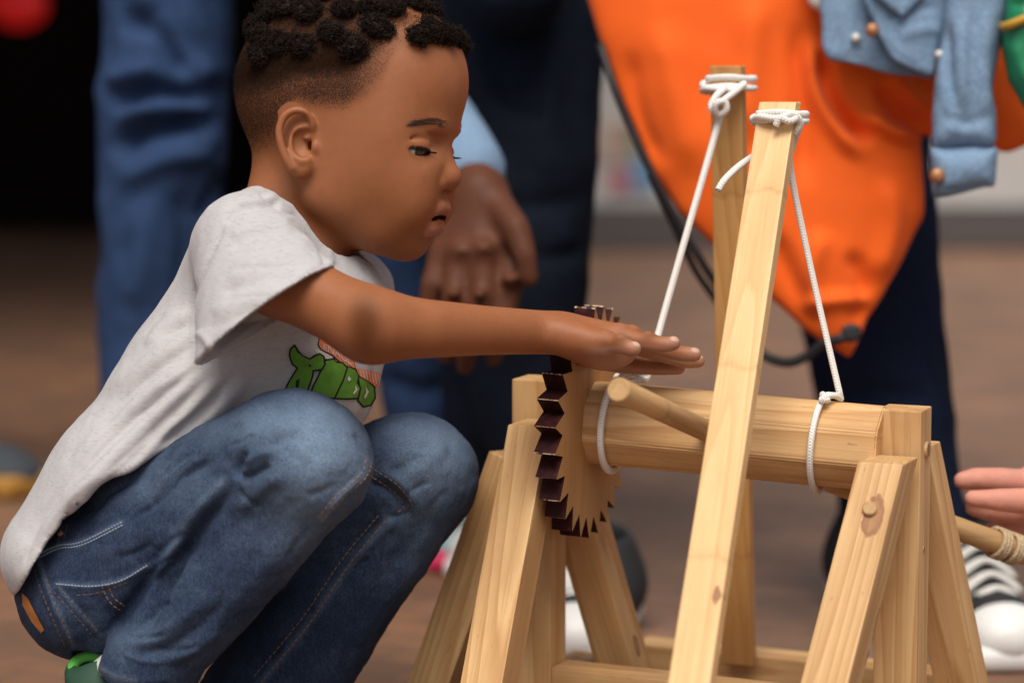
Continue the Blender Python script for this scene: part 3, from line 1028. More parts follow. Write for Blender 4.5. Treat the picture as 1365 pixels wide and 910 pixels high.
brow = Bag(); brow2 = Bag()
for k in range(300):
    tt = random.random()
    c = spline([(552, 167), (566, 163), (582, 162), (600, 166)], 10)
    base = c[int(tt * (len(c) - 1))]
    thick = np.interp(tt, [0, .35, .8, 1], [1.4, 3.6, 5.4, 4.2])
    u, v = base[0] + random.gauss(0, 1.5), base[1] + random.uniform(-1, 1) * thick
    d0 = P(u, v, 1.5); dirn = d0 - CAM
    X, n = on_head(CAM, dirn)
    if X is None: continue
    X2, n2 = on_head(CAM, P(u - random.uniform(7, 13), v - random.uniform(-1.0, 5) + 1.5, 1.5) - CAM)
    if X2 is None or np.linalg.norm(X2 - X) > 0.012: continue
    strand(X - n * 0.0002, X2 + n2 * 0.0004, n * 0.0003, 0.00010, brow, 3, 3)
    Xm, nm = X - 2 * ((X - H0) @ HL) * HL, n - 2 * (n @ HL) * HL
    X2m = X2 - 2 * ((X2 - H0) @ HL) * HL
    strand(Xm - nm * 0.0002, X2m + nm * 0.0008, nm * 0.0003, 0.00010, brow2, 3, 3)
brow.obj('eyebrow', M['brow'], boy); brow2.obj('eyebrow', M['brow'], boy)
for sg in (1, -1):
    lash = Bag()
    for q in np.linspace(-32, 78, 30):
        p0 = eye_pt(sg, q, np.interp(q, [-34, 0, 40, 75, 104], [-4.5, -4.2, -3.2, -1.6, -0.8]), 24.3)
        out = math.cos(R(q)) * HF + sg * math.sin(R(q)) * HL + HF * 0.55 - HU * 0.42
        strand(p0, p0 + out / np.linalg.norm(out) * S * random.uniform(10, 14), -HU * S * 2.0, 0.00042, lash, 4, 4)
    lash.obj('eyelash', M['lash'], boy)
mo = Bag()
bm = bmesh.new(); bmesh.ops.create_uvsphere(bm, u_segments=20, v_segments=12, radius=1.0)
vs = np.array([v.co[:] for v in bm.verts]); 
me = bpy.data.meshes.new('mouth_lining'); bm.to_mesh(me); bm.free(); me.materials.append(M['mouth'])
o = bpy.data.objects.new('mouth_lining', me)
place(o, boy, Matrix.Translation(Vector(H(560, 291))) @ Matrix(np.array([HF, HU, HL]).T.tolist()).to_4x4() @ Matrix.Diagonal((9 * S, 6 * S, 24 * S, 1)))


# ------------------------------------------------------------------ hair: short twists over the crown
def build_hair():
    hb_ = Bag()
    hc = A3(-12, 75, 0)
    # lattice of twists over the scalp, in rows from brow to nape
    pts = []
    NR = 15
    for r in range(NR):
        phi = R(-8 + r * 15.6)                                # from the brow over the top to the nape
        for c in range(-9, 10):
            th = R(c * 16.5 + (8.2 if r % 2 else 0))
            dirn = (math.cos(phi) * HF + math.sin(phi) * HU) * math.cos(th) + HL * math.sin(th)
            dirn = dirn + rng.normal(0, 0.035, 3); dirn /= np.linalg.norm(dirn)
            X, n = on_head(hc + dirn * 0.3, -dirn)
            if X is None: continue
            w = X - H0
            a_, b_, s_ = w @ HF / S, w @ HU / S, w @ HL / S
            nu, nv = 470 + a_ * math.cos(YAW) - abs(s_) * math.sin(YAW), 190 - b_
            lim = np.interp(nu, [300, 320, 345, 380, 420, 460, 492, 515, 540, 560, 600, 615], [66, 82, 94, 92, 86, 84, 78, 56, 58, 64, 70, 72])
            if nv > lim: continue
            if any(np.linalg.norm(X - p[0]) < 0.0180 for p in pts): continue
            pts.append((X, n))
    for u, v in ((556, 52), (574, 36), (590, 50), (602, 58), (586, 22), (566, 12), (604, 38)):      # the tuft over the brow
        X, n = on_head(CAM, P(u, v, 1.5) - CAM)
        if X is not None and all(np.linalg.norm(X - p[0]) > 0.011 for p in pts): pts.append((X, n))
    for X, n in pts:
        w = X - H0; a_ = w @ HF / S
        ax = n + rng.normal(0, 0.28, 3) + HF * (0.35 if a_ > 90 else 0.0) - CU * (0.1 if a_ > 90 else 0.0)
        ax /= np.linalg.norm(ax)
        e1 = np.cross(ax, [0.3, 0.5, 0.8]); e1 /= np.linalg.norm(e1); e2 = np.cross(ax, e1)
        Ht = 0.0074 * random.uniform(0.75, 1.3); Rb = 0.0120 * random.uniform(0.82, 1.2)
        # dark core, knotted
        nu_, nv_ = 26, 16
        th = np.linspace(0, 2 * math.pi, nu_, endpoint=False); ph = np.linspace(0, math.pi, nv_)
        pv = []
        for p_ in ph:
            for t_ in th:
                pv.append((math.sin(p_) * math.cos(t_), math.sin(p_) * math.sin(t_), math.cos(p_)))
        pv = np.array(pv)
        tw = 0.16 * np.sin(2 * np.arctan2(pv[:, 1], pv[:, 0]) + pv[:, 2] * 5 + random.random() * 6) + 0.34 * vnoise(pv * 1.7 + X * 500, 3) + 0.25 * vnoise(pv * 4.5 + X * 300, 5)
        rad = 1 + tw
        cen = X + ax * Ht * 0.35
        sq_ = random.uniform(1.0, 1.3)
        bv = cen + (pv[:, :1] * e1 * sq_ + pv[:, 1:2] * e2 / sq_ ** 0.5) * (rad * Rb * 0.58)[:, None] + ax * (pv[:, 2:] * rad[:, None] * Ht * 0.72)
        i = np.arange(nv_ - 1)[:, None]; j = np.arange(nu_)[None]; j2 = (j + 1) % nu_
        bf = np.stack([i * nu_ + j, (i + 1) * nu_ + j, (i + 1) * nu_ + j2, i * nu_ + j2], -1).reshape(-1, 4)
        hb_.add(bv, bf)
        # coils standing out of it
        for k in range(300):
            d = rng.normal(0, 1, 3); d /= np.linalg.norm(d)
            loc = e1 * d[0] + e2 * d[1] + ax * abs(d[2])
            d = d * random.uniform(0.72, 1.08)
            st = cen + (e1 * d[0] * sq_ + e2 * d[1] / sq_ ** 0.5) * Rb * 0.80 + ax * abs(d[2]) * Ht * 0.80
            tng = np.cross(loc, ax + 0.01) + rng.normal(0, 0.5, 3) + loc * 0.15
            tng /= np.linalg.norm(tng)
            L = random.uniform(0.004, 0.011); turns = random.uniform(1.5, 3.0); cr = random.uniform(0.0006, 0.0012)
            ts = np.linspace(0, 1, int(turns * 7))
            c1 = np.cross(tng, loc + 0.01); c1 /= np.linalg.norm(c1); c2 = np.cross(tng, c1)
            line = st + np.outer(ts, tng) * L - np.outer(ts ** 2, loc) * L * 0.3 + cr * (np.outer(np.cos(ts * turns * 6.28), c1) + np.outer(np.sin(ts * turns * 6.28), c2))
            a, b, _ = tube(line, 0.00026, 3, caps=False)
            hb_.add(a, b)
    # the crop: short bent hairs thickening up the sides
    order = rng.permutation(len(hv))
    cnt = 0
    for vi in order:
        if cnt > 20000: break
        g = stub[vi]
        if g <= 0.03 or random.random() > g ** 1.3 * 1.1: continue
        n = hn[vi]; L = 0.0012 + 0.0022 * g
        dv = n * 0.55 + HU * -0.25 + rng.normal(0, 0.55, 3)
        dv /= np.linalg.norm(dv)
        p0 = hv[vi] - n * 0.0003
        side = np.cross(dv, n) * L * random.uniform(-.5, .5)
        a, b, _ = tube(np.array([p0, p0 + dv * L * .55 + side, p0 + dv * L * .8 - n * L * .15 + side * 2]), np.array([0.00012, 0.00011, 0.00006]), 3, caps=False)
        hb_.add(a, b); cnt += 1
    return hb_.obj('hair', M['hair'], boy)


build_hair()
# ================================================================== the boy's clothes
def bvh_of(V, F):
    return BVHTree.FromPolygons([tuple(x) for x in V], [tuple(x) for x in F.tolist()])


def shoot(bvh, u, v):
    d = P(u, v, 1.0) - CAM
    h = bvh.ray_cast(Vector(CAM), Vector(d / np.linalg.norm(d)))
    return (None, None) if h[0] is None else (np.array(h[0]), np.array(h[1]))


def line_on(bvh, pts, n=14, lift=0.0006, step=3.0):
    """pixel polyline laid on a surface, as runs of 3-D points"""
    sp = spline(pts, n)
    seg = np.linalg.norm(np.diff(sp, axis=0), axis=1); cum = np.concatenate([[0], np.cumsum(seg)])
    q = np.arange(0, cum[-1], step)
    us, vs = np.interp(q, cum, sp[:, 0]), np.interp(q, cum, sp[:, 1])
    runs = [[]]
    for u, v in zip(us, vs):
        X, nn = shoot(bvh, u, v)
        if X is None or (runs[-1] and np.linalg.norm(X - runs[-1][-1]) > 0.012):
            runs.append([])
            if X is None: continue
        runs[-1].append(X + nn * lift)
    return [np.array(r) for r in runs if len(r) > 2]


def stitches(bag, bvh, pts, rad=0.00045, dash=6.5, gap=2.5, lift=0.0004, mi=0):
    for r in line_on(bvh, pts, lift=lift, step=1.5):
        L = np.concatenate([[0], np.cumsum(np.linalg.norm(np.diff(r, axis=0), axis=1))]) / px(1, 1.95)
        x = 0
        while x < L[-1] - 2:
            t = np.linspace(x, min(x + dash, L[-1]), 4)
            p = np.stack([np.interp(t, L, r[:, i]) for i in range(3)], 1)
            a, b, _ = tube(p, np.array([.6, 1, 1, .6]) * rad, 5)
            bag.add(a, b, mi); x += dash + gap


# ------------------------------------------------------------------ T-shirt
def build_shirt():
    q = px(1, 2.0)
    prims = []
    ad = lambda p, k: prims.append((p, k))
    FL = CF
    ad(cone(P(90, 738, 1.98), P(165, 645, 1.985), 84 * q, 90 * q, FL, 1.75), 0.02)
    ad(cone(P(165, 645, 1.985), P(262, 520, 1.99), 90 * q, 96 * q, FL, 1.5), 0.03)
    ad(cone(P(262, 520, 1.995), P(345, 395, 2.0), 96 * q, 108 * q, FL, 1.15), 0.03)
    ad(cone(P(425, 420, 2.01), P(410, 510, 2.005), 97 * q, 92 * q, FL, 1.12), 0.03)
    ad(cone(P(338, 338, 1.945), P(400, 350, 2.07), 76 * q, 72 * q), 0.035)
    ad(cone(P(420, 368, 2.09), P(478, 385, 2.075), 52 * q, 48 * q), 0.03)
    ad(ell(P(352, 285, 2.01), np.array([36, 34, 60]) * q, np.array([CR, CU, CF])), 0.03)
    lo, hi = bounds([p for p, k in prims] + [ell(P(358, 400, 1.90), (0.075, 0.09, 0.075))], 0.014)
    f = Field(lo, hi, 0.0016)
    for p, k in prims: f.add(p, k)
    # sleeve: a wide cone from the shoulder, cut square at the hem, hollow
    hem = np.array([(440 - 278) * CR - (360 - 476) * CU]).ravel(); hem /= np.linalg.norm(hem)
    dwn = 0.59 * CR - 0.81 * CU - 0.10 * CF; dwn /= np.linalg.norm(dwn)
    c0 = P(326, 324, 1.925); c1 = P(360, 417, 1.872)
    sl = cone(c0, c1 + dwn * 0.02, 60 * q, 60 * q, hem, 1.0)

    def sleeve(grow):
        ax = (c1 - c0); L = np.linalg.norm(ax); ax = ax / L
        e2 = np.cross(ax, hem); e2 /= np.linalg.norm(e2); e1 = np.cross(e2, ax)

        def fn(X, Y, Z):
            x, y, z = X - c0[0], Y - c0[1], Z - c0[2]
            t = np.clip((x * ax[0] + y * ax[1] + z * ax[2]) / L, 0, 1.25)
            a = x * e1[0] + y * e1[1] + z * e1[2]; b = x * e2[0] + y * e2[1] + z * e2[2]
            h = x * ax[0] + y * ax[1] + z * ax[2] - t * L
            ra = (66 + 36 * t) * q + grow; rb = (64 + 4 * t) * q + grow
            k = np.sqrt((a / ra) ** 2 + (b / rb) ** 2 + (h / rb) ** 2)
            return (k - 1) * np.minimum(ra, rb)
        return fn, np.minimum(c0, c1) - 0.085, np.maximum(c0, c1) + 0.085
    cut = half(c1 + dwn * 0.001, dwn, c1 - 0.11, c1 + 0.11)
    g = Field(lo, hi, 0.0016)
    g.add(sleeve(0.0))
    g.sub(cut)
    inn = Field(lo, hi, 0.0016); inn.add(sleeve(-0.0042)); inn.sub(half(c0 + (c1 - c0) * 0.45, c0 - c1, lo, hi))
    g.D = np.maximum(g.D, -inn.D)
    # the arm hole goes on into the trunk only above the shoulder joint
    h = np.maximum(0.012 - np.abs(f.D - g.D), 0) / 0.012
    up = sstep(0.0, 0.03, -((f.ax[0][:, None, None] - c1[0]) * dwn[0] + (f.ax[1][None, :, None] - c1[1]) * dwn[1] + (f.ax[2][None, None, :] - c1[2]) * dwn[2]) - 0.018)
    f.D = (np.minimum(f.D, g.D) - up * h * h * 0.012 * 0.25).astype(np.float32)
    # neck hole, bottom hem
    f.sub(chain([P(447, 215, 2.0), P(417, 300, 2.0), P(408, 345, 2.0)], [84 * q, 72 * q, 60 * q], CF, 1.18), 0.004)
    f.sub(ell(P(452, 338, 2.01), np.array([34, 40, 60]) * q), 0.006)

    def below_hem(X, Y, Z):
        X, Y, Z = np.broadcast_arrays(X, Y, Z)
        u, v, d = proj(np.stack([X.ravel(), Y.ravel(), Z.ravel()], 1).astype(float))
        ln = np.interp(u, [-80, 25, 62, 105, 150, 168, 200, 250, 300, 345], [915, 787, 722, 670, 634, 623, 608, 584, 562, 548])
        r = -(v - ln) * q * 0.72
        return np.where(u > 345, 0.2, r).reshape(X.shape)
    f.sub((below_hem, P(-80, 930, 1.7), P(350, 540, 2.05) + [0, 0.1, 0]), 0.0)
    V, F = f.mesh(2)
    N = normals(V, F)
    fo = lambda *a, **k: fold(V, N, *a, **k)
    DR = (1.75, 2.01)
    # folds that fan from the armpit to the hem
    for pts, amp, w in (
        ([(290, 478), (215, 545), (120, 640), (62, 720)], 3.0, 15),
        ([(280, 470), (190, 530), (95, 610)], 2.4, 13),
        ([(265, 440), (195, 480), (140, 530)], 1.8, 12),
        ([(262, 415), (222, 432), (190, 465)], 1.6, 11),
        ([(305, 492), (250, 545), (170, 622), (85, 735)], 3.2, 13),
        ([(330, 500), (290, 545), (230, 585)], 2.2, 13),
        ([(290, 492), (230, 555), (140, 650), (95, 688)], -2.6, 9),
        ([(282, 474), (200, 540), (108, 628), (60, 690)], -2.4, 8),
        ([(272, 452), (195, 505), (110, 590)], -2.0, 8),
        ([(262, 428), (205, 455), (160, 500)], -1.4, 8),
        ([(318, 496), (272, 548), (205, 600)], -2.6, 8),
        ([(40, 745), (75, 680), (150, 620)], 1.6, 9),
        ([(22, 770), (50, 700), (90, 650)], -1.6, 7),
        ([(60, 742), (86, 705), (97, 668)], -2.0, 6),
        ([(345, 440), (420, 430), (480, 470)], 1.2, 12),
        ([(330, 452), (400, 470), (470, 520)], 0.9, 14),
        ([(350, 462), (372, 440), (410, 424)], -1.5, 6),
        ([(505, 560), (512, 500), (520, 430)], 1.6, 9),
        ([(488, 560), (498, 500), (508, 430)], -1.2, 8),
    ): V = fo(pts, amp * 1.7, w * 0.9, dr=DR)
    # sleeve
    for pts, amp, w in (
        ([(302, 296), (285, 330), (266, 372), (251, 420), (252, 446)], -1.5, 4.0),
        ([(300, 372), (350, 352), (418, 338)], 1.3, 9),
        ([(290, 392), (345, 376), (400, 366)], -1.2, 7),
        ([(280, 420), (330, 398), (380, 384)], 1.1, 9),
        ([(272, 440), (310, 425), (352, 408)], -0.8, 7),
        ([(305, 318), (340, 296), (395, 292)], 1.3, 8),
        ([(302, 332), (345, 312), (410, 310)], -1.1, 7),
        ([(310, 352), (355, 335), (420, 322)], 0.9, 8),
        ([(300, 300), (322, 280), (376, 272)], -1.6, 5),
        ([(312, 262), (330, 268), (372, 263)], 1.2, 6),
        ([(437, 350), (390, 382), (330, 424), (288, 458)], -0.7, 3.0),
        ([(447, 362), (398, 393), (330, 441), (283, 474)], 0.7, 4.0),
        ([(283, 474), (276, 455), (262, 440)], 1.4, 6),
    ): V = fo(pts, amp * 1.5, w, dr=(1.75, 1.98), taper=0.15)
    for pts, amp, w in (
        ([(296, 366), (330, 356), (372, 356)], -0.9, 3.5), ([(290, 404), (322, 396), (362, 392)], -0.9, 3.5), ([(345, 318), (378, 318), (416, 330)], -0.8, 3.5),
        ([(318, 306), (352, 292), (388, 300)], -0.8, 4), ([(262, 470), (236, 494), (206, 512)], -1.1, 4), ([(252, 500), (214, 534), (172, 562)], -1.2, 4),
        ([(236, 540), (186, 590), (136, 636)], -1.3, 4), ([(160, 560), (124, 596), (92, 640)], -1.1, 4), ([(130, 560), (104, 590), (84, 622)], -0.9, 4),
        ([(120, 668), (96, 690), (84, 712)], -1.3, 3.5), ([(82, 690), (92, 704), (100, 700)], -1.6, 3.5), ([(60, 700), (48, 730), (38, 762)], -1.0, 4),
        ([(222, 415), (206, 430), (190, 452)], -0.9, 4), ([(300, 520), (270, 556), (240, 582)], -1.2, 4), ([(350, 470), (392, 470), (440, 488)], -0.7, 4),
    ): V = fo(pts, amp, w, dr=(1.75, 2.0))
    # rib collar
    V = fo([(352, 250), (378, 271), (400, 277), (419, 298), (437, 328), (443, 356)], 1.9, 5.0, dr=(1.7, 2.02), taper=0.05)
    V = fo([(345, 256), (374, 281), (394, 287), (411, 306), (427, 332), (433, 356)], -1.7, 3.0, dr=(1.7, 2.02), taper=0.05)
    V = V + N * (0.0005 * vnoise(V * 70, 1) + 0.0004 * vnoise(V * np.array([150, 150, 60]), 2))[:, None]
    return V, F


sv, sf = build_shirt()
shirt = np_obj('t_shirt', sv, sf, M['shirt'], boy)
shirt_bvh = bvh_of(sv, sf)

# seams and hems of the shirt
sb = Bag()
for pts in ([(434, 345), (388, 378), (328, 421), (287, 455)], [(431, 350), (388, 382), (330, 425), (289, 459)]):
    stitches(sb, shirt_bvh, pts, 0.00022, 4, 3, 0.0001)
for pts in ([(303, 300), (286, 333), (268, 374), (253, 420), (254, 446)],):
    stitches(sb, shirt_bvh, pts, 0.00022, 4, 3, 0.0001)
sb.obj('seam_stitching', plain('pale_grey_thread', (0.40, 0.39, 0.40), 0.9), shirt)


# ------------------------------------------------------------------ print on the chest
def offset_poly(p, d):
    p = np.asarray(p, float); n = len(p)
    area = 0.5 * np.sum(p[:, 0] * np.roll(p[:, 1], -1) - np.roll(p[:, 0], -1) * p[:, 1])
    e = np.roll(p, -1, 0) - p; e /= np.maximum(np.linalg.norm(e, axis=1), 1e-9)[:, None]
    nn = np.stack([e[:, 1], -e[:, 0]], 1) * (1 if area > 0 else -1)
    m = nn + np.roll(nn, 1, 0); m /= np.maximum((m ** 2).sum(1) / 2, 0.6)[:, None]
    return p + m * d


def decal(bag, polys2d, bvh, lift, mi, cell=3.0):
    """fill pixel polygons (list of vertex loops) and lay them on a surface"""
    for poly in polys2d:
        bm = bmesh.new()
        vs = [bm.verts.new((x, y, 0)) for x, y in poly]
        try: bm.faces.new(vs)
        except ValueError: bm.free(); continue
        lay_bm(bag, bm, bvh, lift, mi, cell)


def lay_bm(bag, bm, bvh, lift, mi, cell=3.0):
    bmesh.ops.triangulate(bm, faces=bm.faces[:])
    for _ in range(7):
        es = [e for e in bm.edges if e.calc_length() > cell]
        if not es: break
        bmesh.ops.subdivide_edges(bm, edges=es, cuts=1)
        bmesh.ops.triangulate(bm, faces=bm.faces[:])
    bm.verts.index_update()
    W = []; ok = []
    for v in bm.verts:
        X, nn = shoot(bvh, v.co.x, v.co.y)
        ok.append(X is not None)
        W.append(X + nn * lift if X is not None else CAM)
    W = np.array(W)
    T = np.array([[v.index for v in f.verts] for f in bm.faces if all(ok[v.index] for v in f.verts)])
    bm.free()
    if not len(T): return
    A, B, C = W[T[:, 0]], W[T[:, 1]], W[T[:, 2]]
    keep = np.max([np.linalg.norm(A - B, axis=1), np.linalg.norm(B - C, axis=1), np.linalg.norm(A - C, axis=1)], 0) < 0.012
    T = T[keep]
    # face the camera
    fn = np.cross(W[T[:, 1]] - W[T[:, 0]], W[T[:, 2]] - W[T[:, 0]])
    fl = (fn * (CAM - W[T[:, 0]])).sum(1) < 0
    T[fl] = T[fl][:, ::-1]
    bag.add(W, T, mi)


def text_bm(s):
    cu = bpy.data.curves.new('lettering', 'FONT'); cu.body = s; cu.resolution_u = 3
    ob = bpy.data.objects.new('lettering', cu); COL.objects.link(ob)
    dg = bpy.context.evaluated_depsgraph_get()
    me = bpy.data.meshes.new_from_object(ob.evaluated_get(dg))
    bm = bmesh.new(); bm.from_mesh(me)
    bpy.data.objects.remove(ob); bpy.data.curves.remove(cu); bpy.data.meshes.remove(me)
    return bm


Z = lambda pts: [(260 + x * 0.2198, 420 + y * 0.2198) for x, y in pts]
pr = Bag()
LET = [
    Z([(600, 190), (622, 222), (650, 250), (697, 272), (722, 250), (750, 240), (772, 255), (780, 295), (766, 322), (712, 330), (704, 375), (684, 430), (662, 500), (528, 500), (575, 405), (628, 318), (595, 292), (577, 240), (583, 205)]),
    Z([(790, 278), (836, 270), (842, 300), (800, 385), (782, 440), (812, 425), (838, 370), (852, 290), (885, 292), (912, 318), (886, 395), (838, 495), (700, 495), (716, 440), (768, 335)]),
    Z([(905, 305), (965, 330), (984, 368), (975, 410), (994, 440), (978, 498), (932, 500), (926, 470), (905, 500), (846, 498), (890, 400)]),
    Z([(990, 372), (1048, 405), (1080, 440), (1084, 500), (1060, 540), (1020, 548), (990, 515), (1004, 452)]),
]
for k, p in enumerate(LET[::-1]):
    decal(pr, [offset_poly(p, 2.4)], shirt_bvh, 0.0004 + 0.0004 * k, 1)
    decal(pr, [p], shirt_bvh, 0.0006 + 0.0004 * k, 0)
decal(pr, [Z([(922, 366), (936, 384), (922, 402), (914, 384)]), Z([(958, 420), (975, 448), (952, 478), (945, 470), (960, 448)]), Z([(1020, 430), (1038, 462), (1018, 502), (1010, 492), (1024, 462)])], shirt_bvh, 0.0023, 2)
decal(pr, [Z([(612, 395), (634, 385), (628, 430), (612, 452)]), Z([(690, 292), (704, 300), (700, 312), (690, 306)])], shirt_bvh, 0.0023, 1)
BAN = [Z([(755, 140), (840, 160), (938, 205), (968, 320), (900, 300), (832, 240), (765, 205), (748, 178)]), Z([(972, 318), (1120, 352), (1104, 440), (1056, 405), (986, 362)])]
decal(pr, [offset_poly(BAN[0], 1.4)], shirt_bvh, 0.0004, 1)
decal(pr, BAN, shirt_bvh, 0.0008, 3)
decal(pr, [Z([(720, 205), (760, 212), (830, 250), (840, 275), (790, 262), (740, 232)])], shirt_bvh, 0.0005, 2)
for k in range(7):
    x = 990 + k * 18
    decal(pr, [Z([(x, 328 + k * 4), (x + 5, 329 + k * 4), (x + 16, 372 + k * 8), (x + 11, 372 + k * 8)])], shirt_bvh, 0.0012, 2)
bm = text_bm('ENAGE')
xs = [v.co.x for v in bm.verts]; x0, x1 = min(xs), max(xs)
for v in bm.verts:
    t_ = (v.co.x - x0) / (x1 - x0); h_ = v.co.y / 0.72
    bx, by = 776 + 168 * t_, 208 + 82 * t_ + 12 * t_ * t_
    v.co = Vector((260 + (bx + 2 * h_) * 0.2198, 420 + (by - (36 + 34 * t_) * h_) * 0.2198, 0))
lay_bm(pr, bm, shirt_bvh, 0.0013, 2, 2.0)
pr.obj('chest_print', [M['print_green'], M['print_black'], M['print_cream'], M['print_orange']], shirt)


# ------------------------------------------------------------------ jeans
def build_jeans():
    q = px(1, 1.9); q2 = px(1, 2.06)
    near = [
        (cone(P(122, 776, 1.952), P(392, 616, 1.885), 86 * q, 82 * q, CF, 1.0), 0.02),
        (cone(P(205, 662, 1.945), P(375, 602, 1.888), 66 * q, 76 * q), 0.02),
        (ell(P(414, 612, 1.885), np.array([76, 78, 72]) * q), 0.03),
        (chain([P(420, 628, 1.885), P(330, 735, 1.893), P(222, 858, 1.905), P(200, 890, 1.908)], [68 * q, 66 * q, 63 * q, 66 * q], CF, 1.0), 0.010),
    ]
    far = [
        (cone(P(165, 775, 2.03), P(535, 634, 2.06), 88 * q2, 76 * q2), 0.02),
        (ell(P(556, 630, 2.06), np.array([77, 76, 72]) * q2), 0.03),
        (chain([P(562, 645, 2.06), P(436, 806, 2.06), P(344, 950, 2.06)], [70 * q2, 84 * q2, 88 * q2]), 0.012),
    ]
    hip = [(ell(P(122, 790, 1.99), (84 * q2, 0.088, 78 * q2)), 0.03), (cone(P(122, 775, 1.985), P(205, 692, 1.965), 80 * q2, 92 * q2, CF, 1.1), 0.03)]
    allp = hip + near + far
    lo, hi = bounds([p for p, k in allp], 0.012)
    f = Field(lo, hi, 0.0018)
    for p, k in hip: f.add(p, k)
    for p, k in near: f.add(p, k)
    for p, k in far: f.add(p, k)
    # open cuffs
    f.sub(cone(P(196, 915, 1.91), P(150, 990, 1.915), 56 * q, 70 * q), 0.003)
    n = (P(200, 905, 1.91) - P(250, 830, 1.905)); n /= np.linalg.norm(n)
    f.sub(half(P(178, 918, 1.91), n, P(40, 1010, 1.7), P(360, 860, 2.0)), 0.002)
    V, F = f.mesh(2)
    N = normals(V, F)
    fo = lambda *a, **k: fold(V, N, *a, **k)
    NR = (1.7, 1.97); FR = (1.97, 2.3)
    for pts, amp, w, dr in (
        # hip crease running up to the knee
        ([(290, 610), (245, 632), (210, 668), (165, 696)], -3.6, 7, NR),
        ([(300, 588), (248, 608), (196, 652)], 2.6, 12, NR),
        ([(330, 560), (285, 582), (250, 612)], -1.5, 8, NR),
        ([(352, 566), (316, 592), (296, 612)], 1.8, 10, NR),
        # thigh against calf
        ([(318, 640), (268, 706), (222, 775), (186, 858)], -7.0, 9, NR),
        ([(296, 640), (252, 690), (220, 745), (196, 800)], 3.0, 12, NR),
        ([(332, 600), (316, 624), (322, 640)], -4.5, 5, NR),
        ([(362, 618), (340, 632), (318, 640)], -3.5, 6, NR),
        ([(372, 600), (346, 606), (325, 622)], 3.0, 8, NR),
        ([(385, 622), (350, 650), (310, 690)], 2.6, 11, NR),
        ([(405, 575), (370, 590), (345, 606)], -1.4, 8, NR),
        ([(250, 708), (222, 728), (200, 756)], -2.4, 6, NR),
        ([(262, 735), (236, 760), (215, 790)], 1.8, 7, NR),
        ([(232, 800), (206, 812), (186, 838)], -2.5, 5, NR),
        ([(222, 780), (196, 796), (170, 826)], 2.2, 7, NR),
        ([(290, 780), (240, 826), (200, 850), (160, 866)], 2.4, 11, NR),
        ([(310, 790), (262, 838), (220, 864), (170, 876)], -2.2, 8, NR),
        ([(300, 830), (255, 866), (215, 884)], 2.0, 9, NR),
        ([(400, 700), (345, 770), (280, 836)], 1.4, 16, NR),
        ([(200, 640), (150, 676), (98, 716)], 1.6, 10, NR),
        ([(226, 690), (180, 720), (110, 748)], 1.4, 14, NR),
        ([(210, 755), (170, 812), (140, 850)], -3.2, 8, NR),
        ([(100, 800), (120, 840), (135, 862)], -1.4, 8, NR),
        ([(492, 612), (484, 634), (452, 662), (428, 690)], 1.6, 5, NR),
        # far knee
        ([(482, 640), (512, 650), (534, 668), (540, 690)], -3.5, 7, FR),
        ([(498, 622), (530, 640), (552, 668), (545, 690)], 2.6, 7, FR),
        ([(520, 692), (482, 720), (430, 790)], -2.6, 9, FR),
        ([(536, 690), (505, 712), (470, 748)], 2.2, 8, FR),
        ([(560, 600), (540, 622), (505, 632)], -1.8, 9, FR),
        ([(600, 590), (575, 612), (552, 640)], 1.6, 10, FR),
        ([(520, 690), (462, 758), (408, 835), (345, 912)], 1.3, 7, FR),
        ([(560, 740), (515, 800), (470, 870)], 1.6, 16, FR),
        ([(590, 680), (555, 712), (530, 760)], -1.4, 12, FR),
        # small sharp creases
        ([(262, 600), (236, 618), (214, 640)], -1.6, 3.5, NR), ([(276, 606), (250, 626), (226, 652)], 1.2, 4, NR),
        ([(340, 575), (322, 588), (300, 594)], -1.4, 3.5, NR), ([(318, 650), (330, 668), (350, 676)], -1.5, 4, NR),
        ([(240, 742), (214, 752), (196, 772)], -1.8, 3.5, NR), ([(248, 752), (224, 766), (204, 786)], 1.5, 4, NR),
        ([(214, 815), (192, 828), (178, 846)], -1.8, 3.5, NR), ([(226, 842), (196, 850), (166, 848)], -1.7, 4, NR),
        ([(270, 858), (236, 868), (200, 862)], -1.5, 4, NR), ([(160, 868), (190, 880), (226, 880)], 1.4, 4, NR),
        ([(180, 640), (150, 655), (122, 684)], -1.3, 4, NR), ([(150, 742), (176, 738), (204, 724)], -1.2, 4, NR),
        ([(420, 700), (396, 722), (380, 752)], -1.2, 5, NR), ([(452, 640), (430, 654), (404, 660)], -1.0, 5, NR),
        ([(470, 575), (486, 596), (490, 614)], -1.2, 4, NR),
        ([(560, 668), (540, 684), (512, 690)], -1.7, 4, FR), ([(575, 640), (552, 652), (536, 668)], -1.4, 4, FR),
        ([(500, 740), (476, 752), (452, 780)], -1.4, 4, FR), ([(600, 650), (580, 668), (566, 690)], -1.0, 5, FR),
    ): V = fo(pts, amp * 1.45, w * 0.92, dr=dr)
    # raised seams and pocket edges
    for pts, amp, w in (
        ([(51, 739), (77, 727), (109, 722), (162, 696), (205, 668)], 1.3, 3.5),
        ([(75, 778), (121, 781), (160, 774), (197, 753)], 1.4, 3.5),
        ([(75, 782), (101, 812), (130, 846)], 0.9, 3.5),
        ([(48, 742), (63, 788), (94, 860)], 0.9, 4.0),
        ([(121, 880), (145, 897), (179, 907), (230, 905)], 1.0, 4.5),
        ([(84, 700), (78, 728)], 1.4, 4.5),
    ): V = fo(pts, amp, w, dr=NR, taper=0.04)
    V = V + N * (0.0011 * vnoise(V * 42, 4) + 0.0008 * vnoise(V * 95, 5) + 0.0004 * vnoise(V * 210, 6))[:, None]
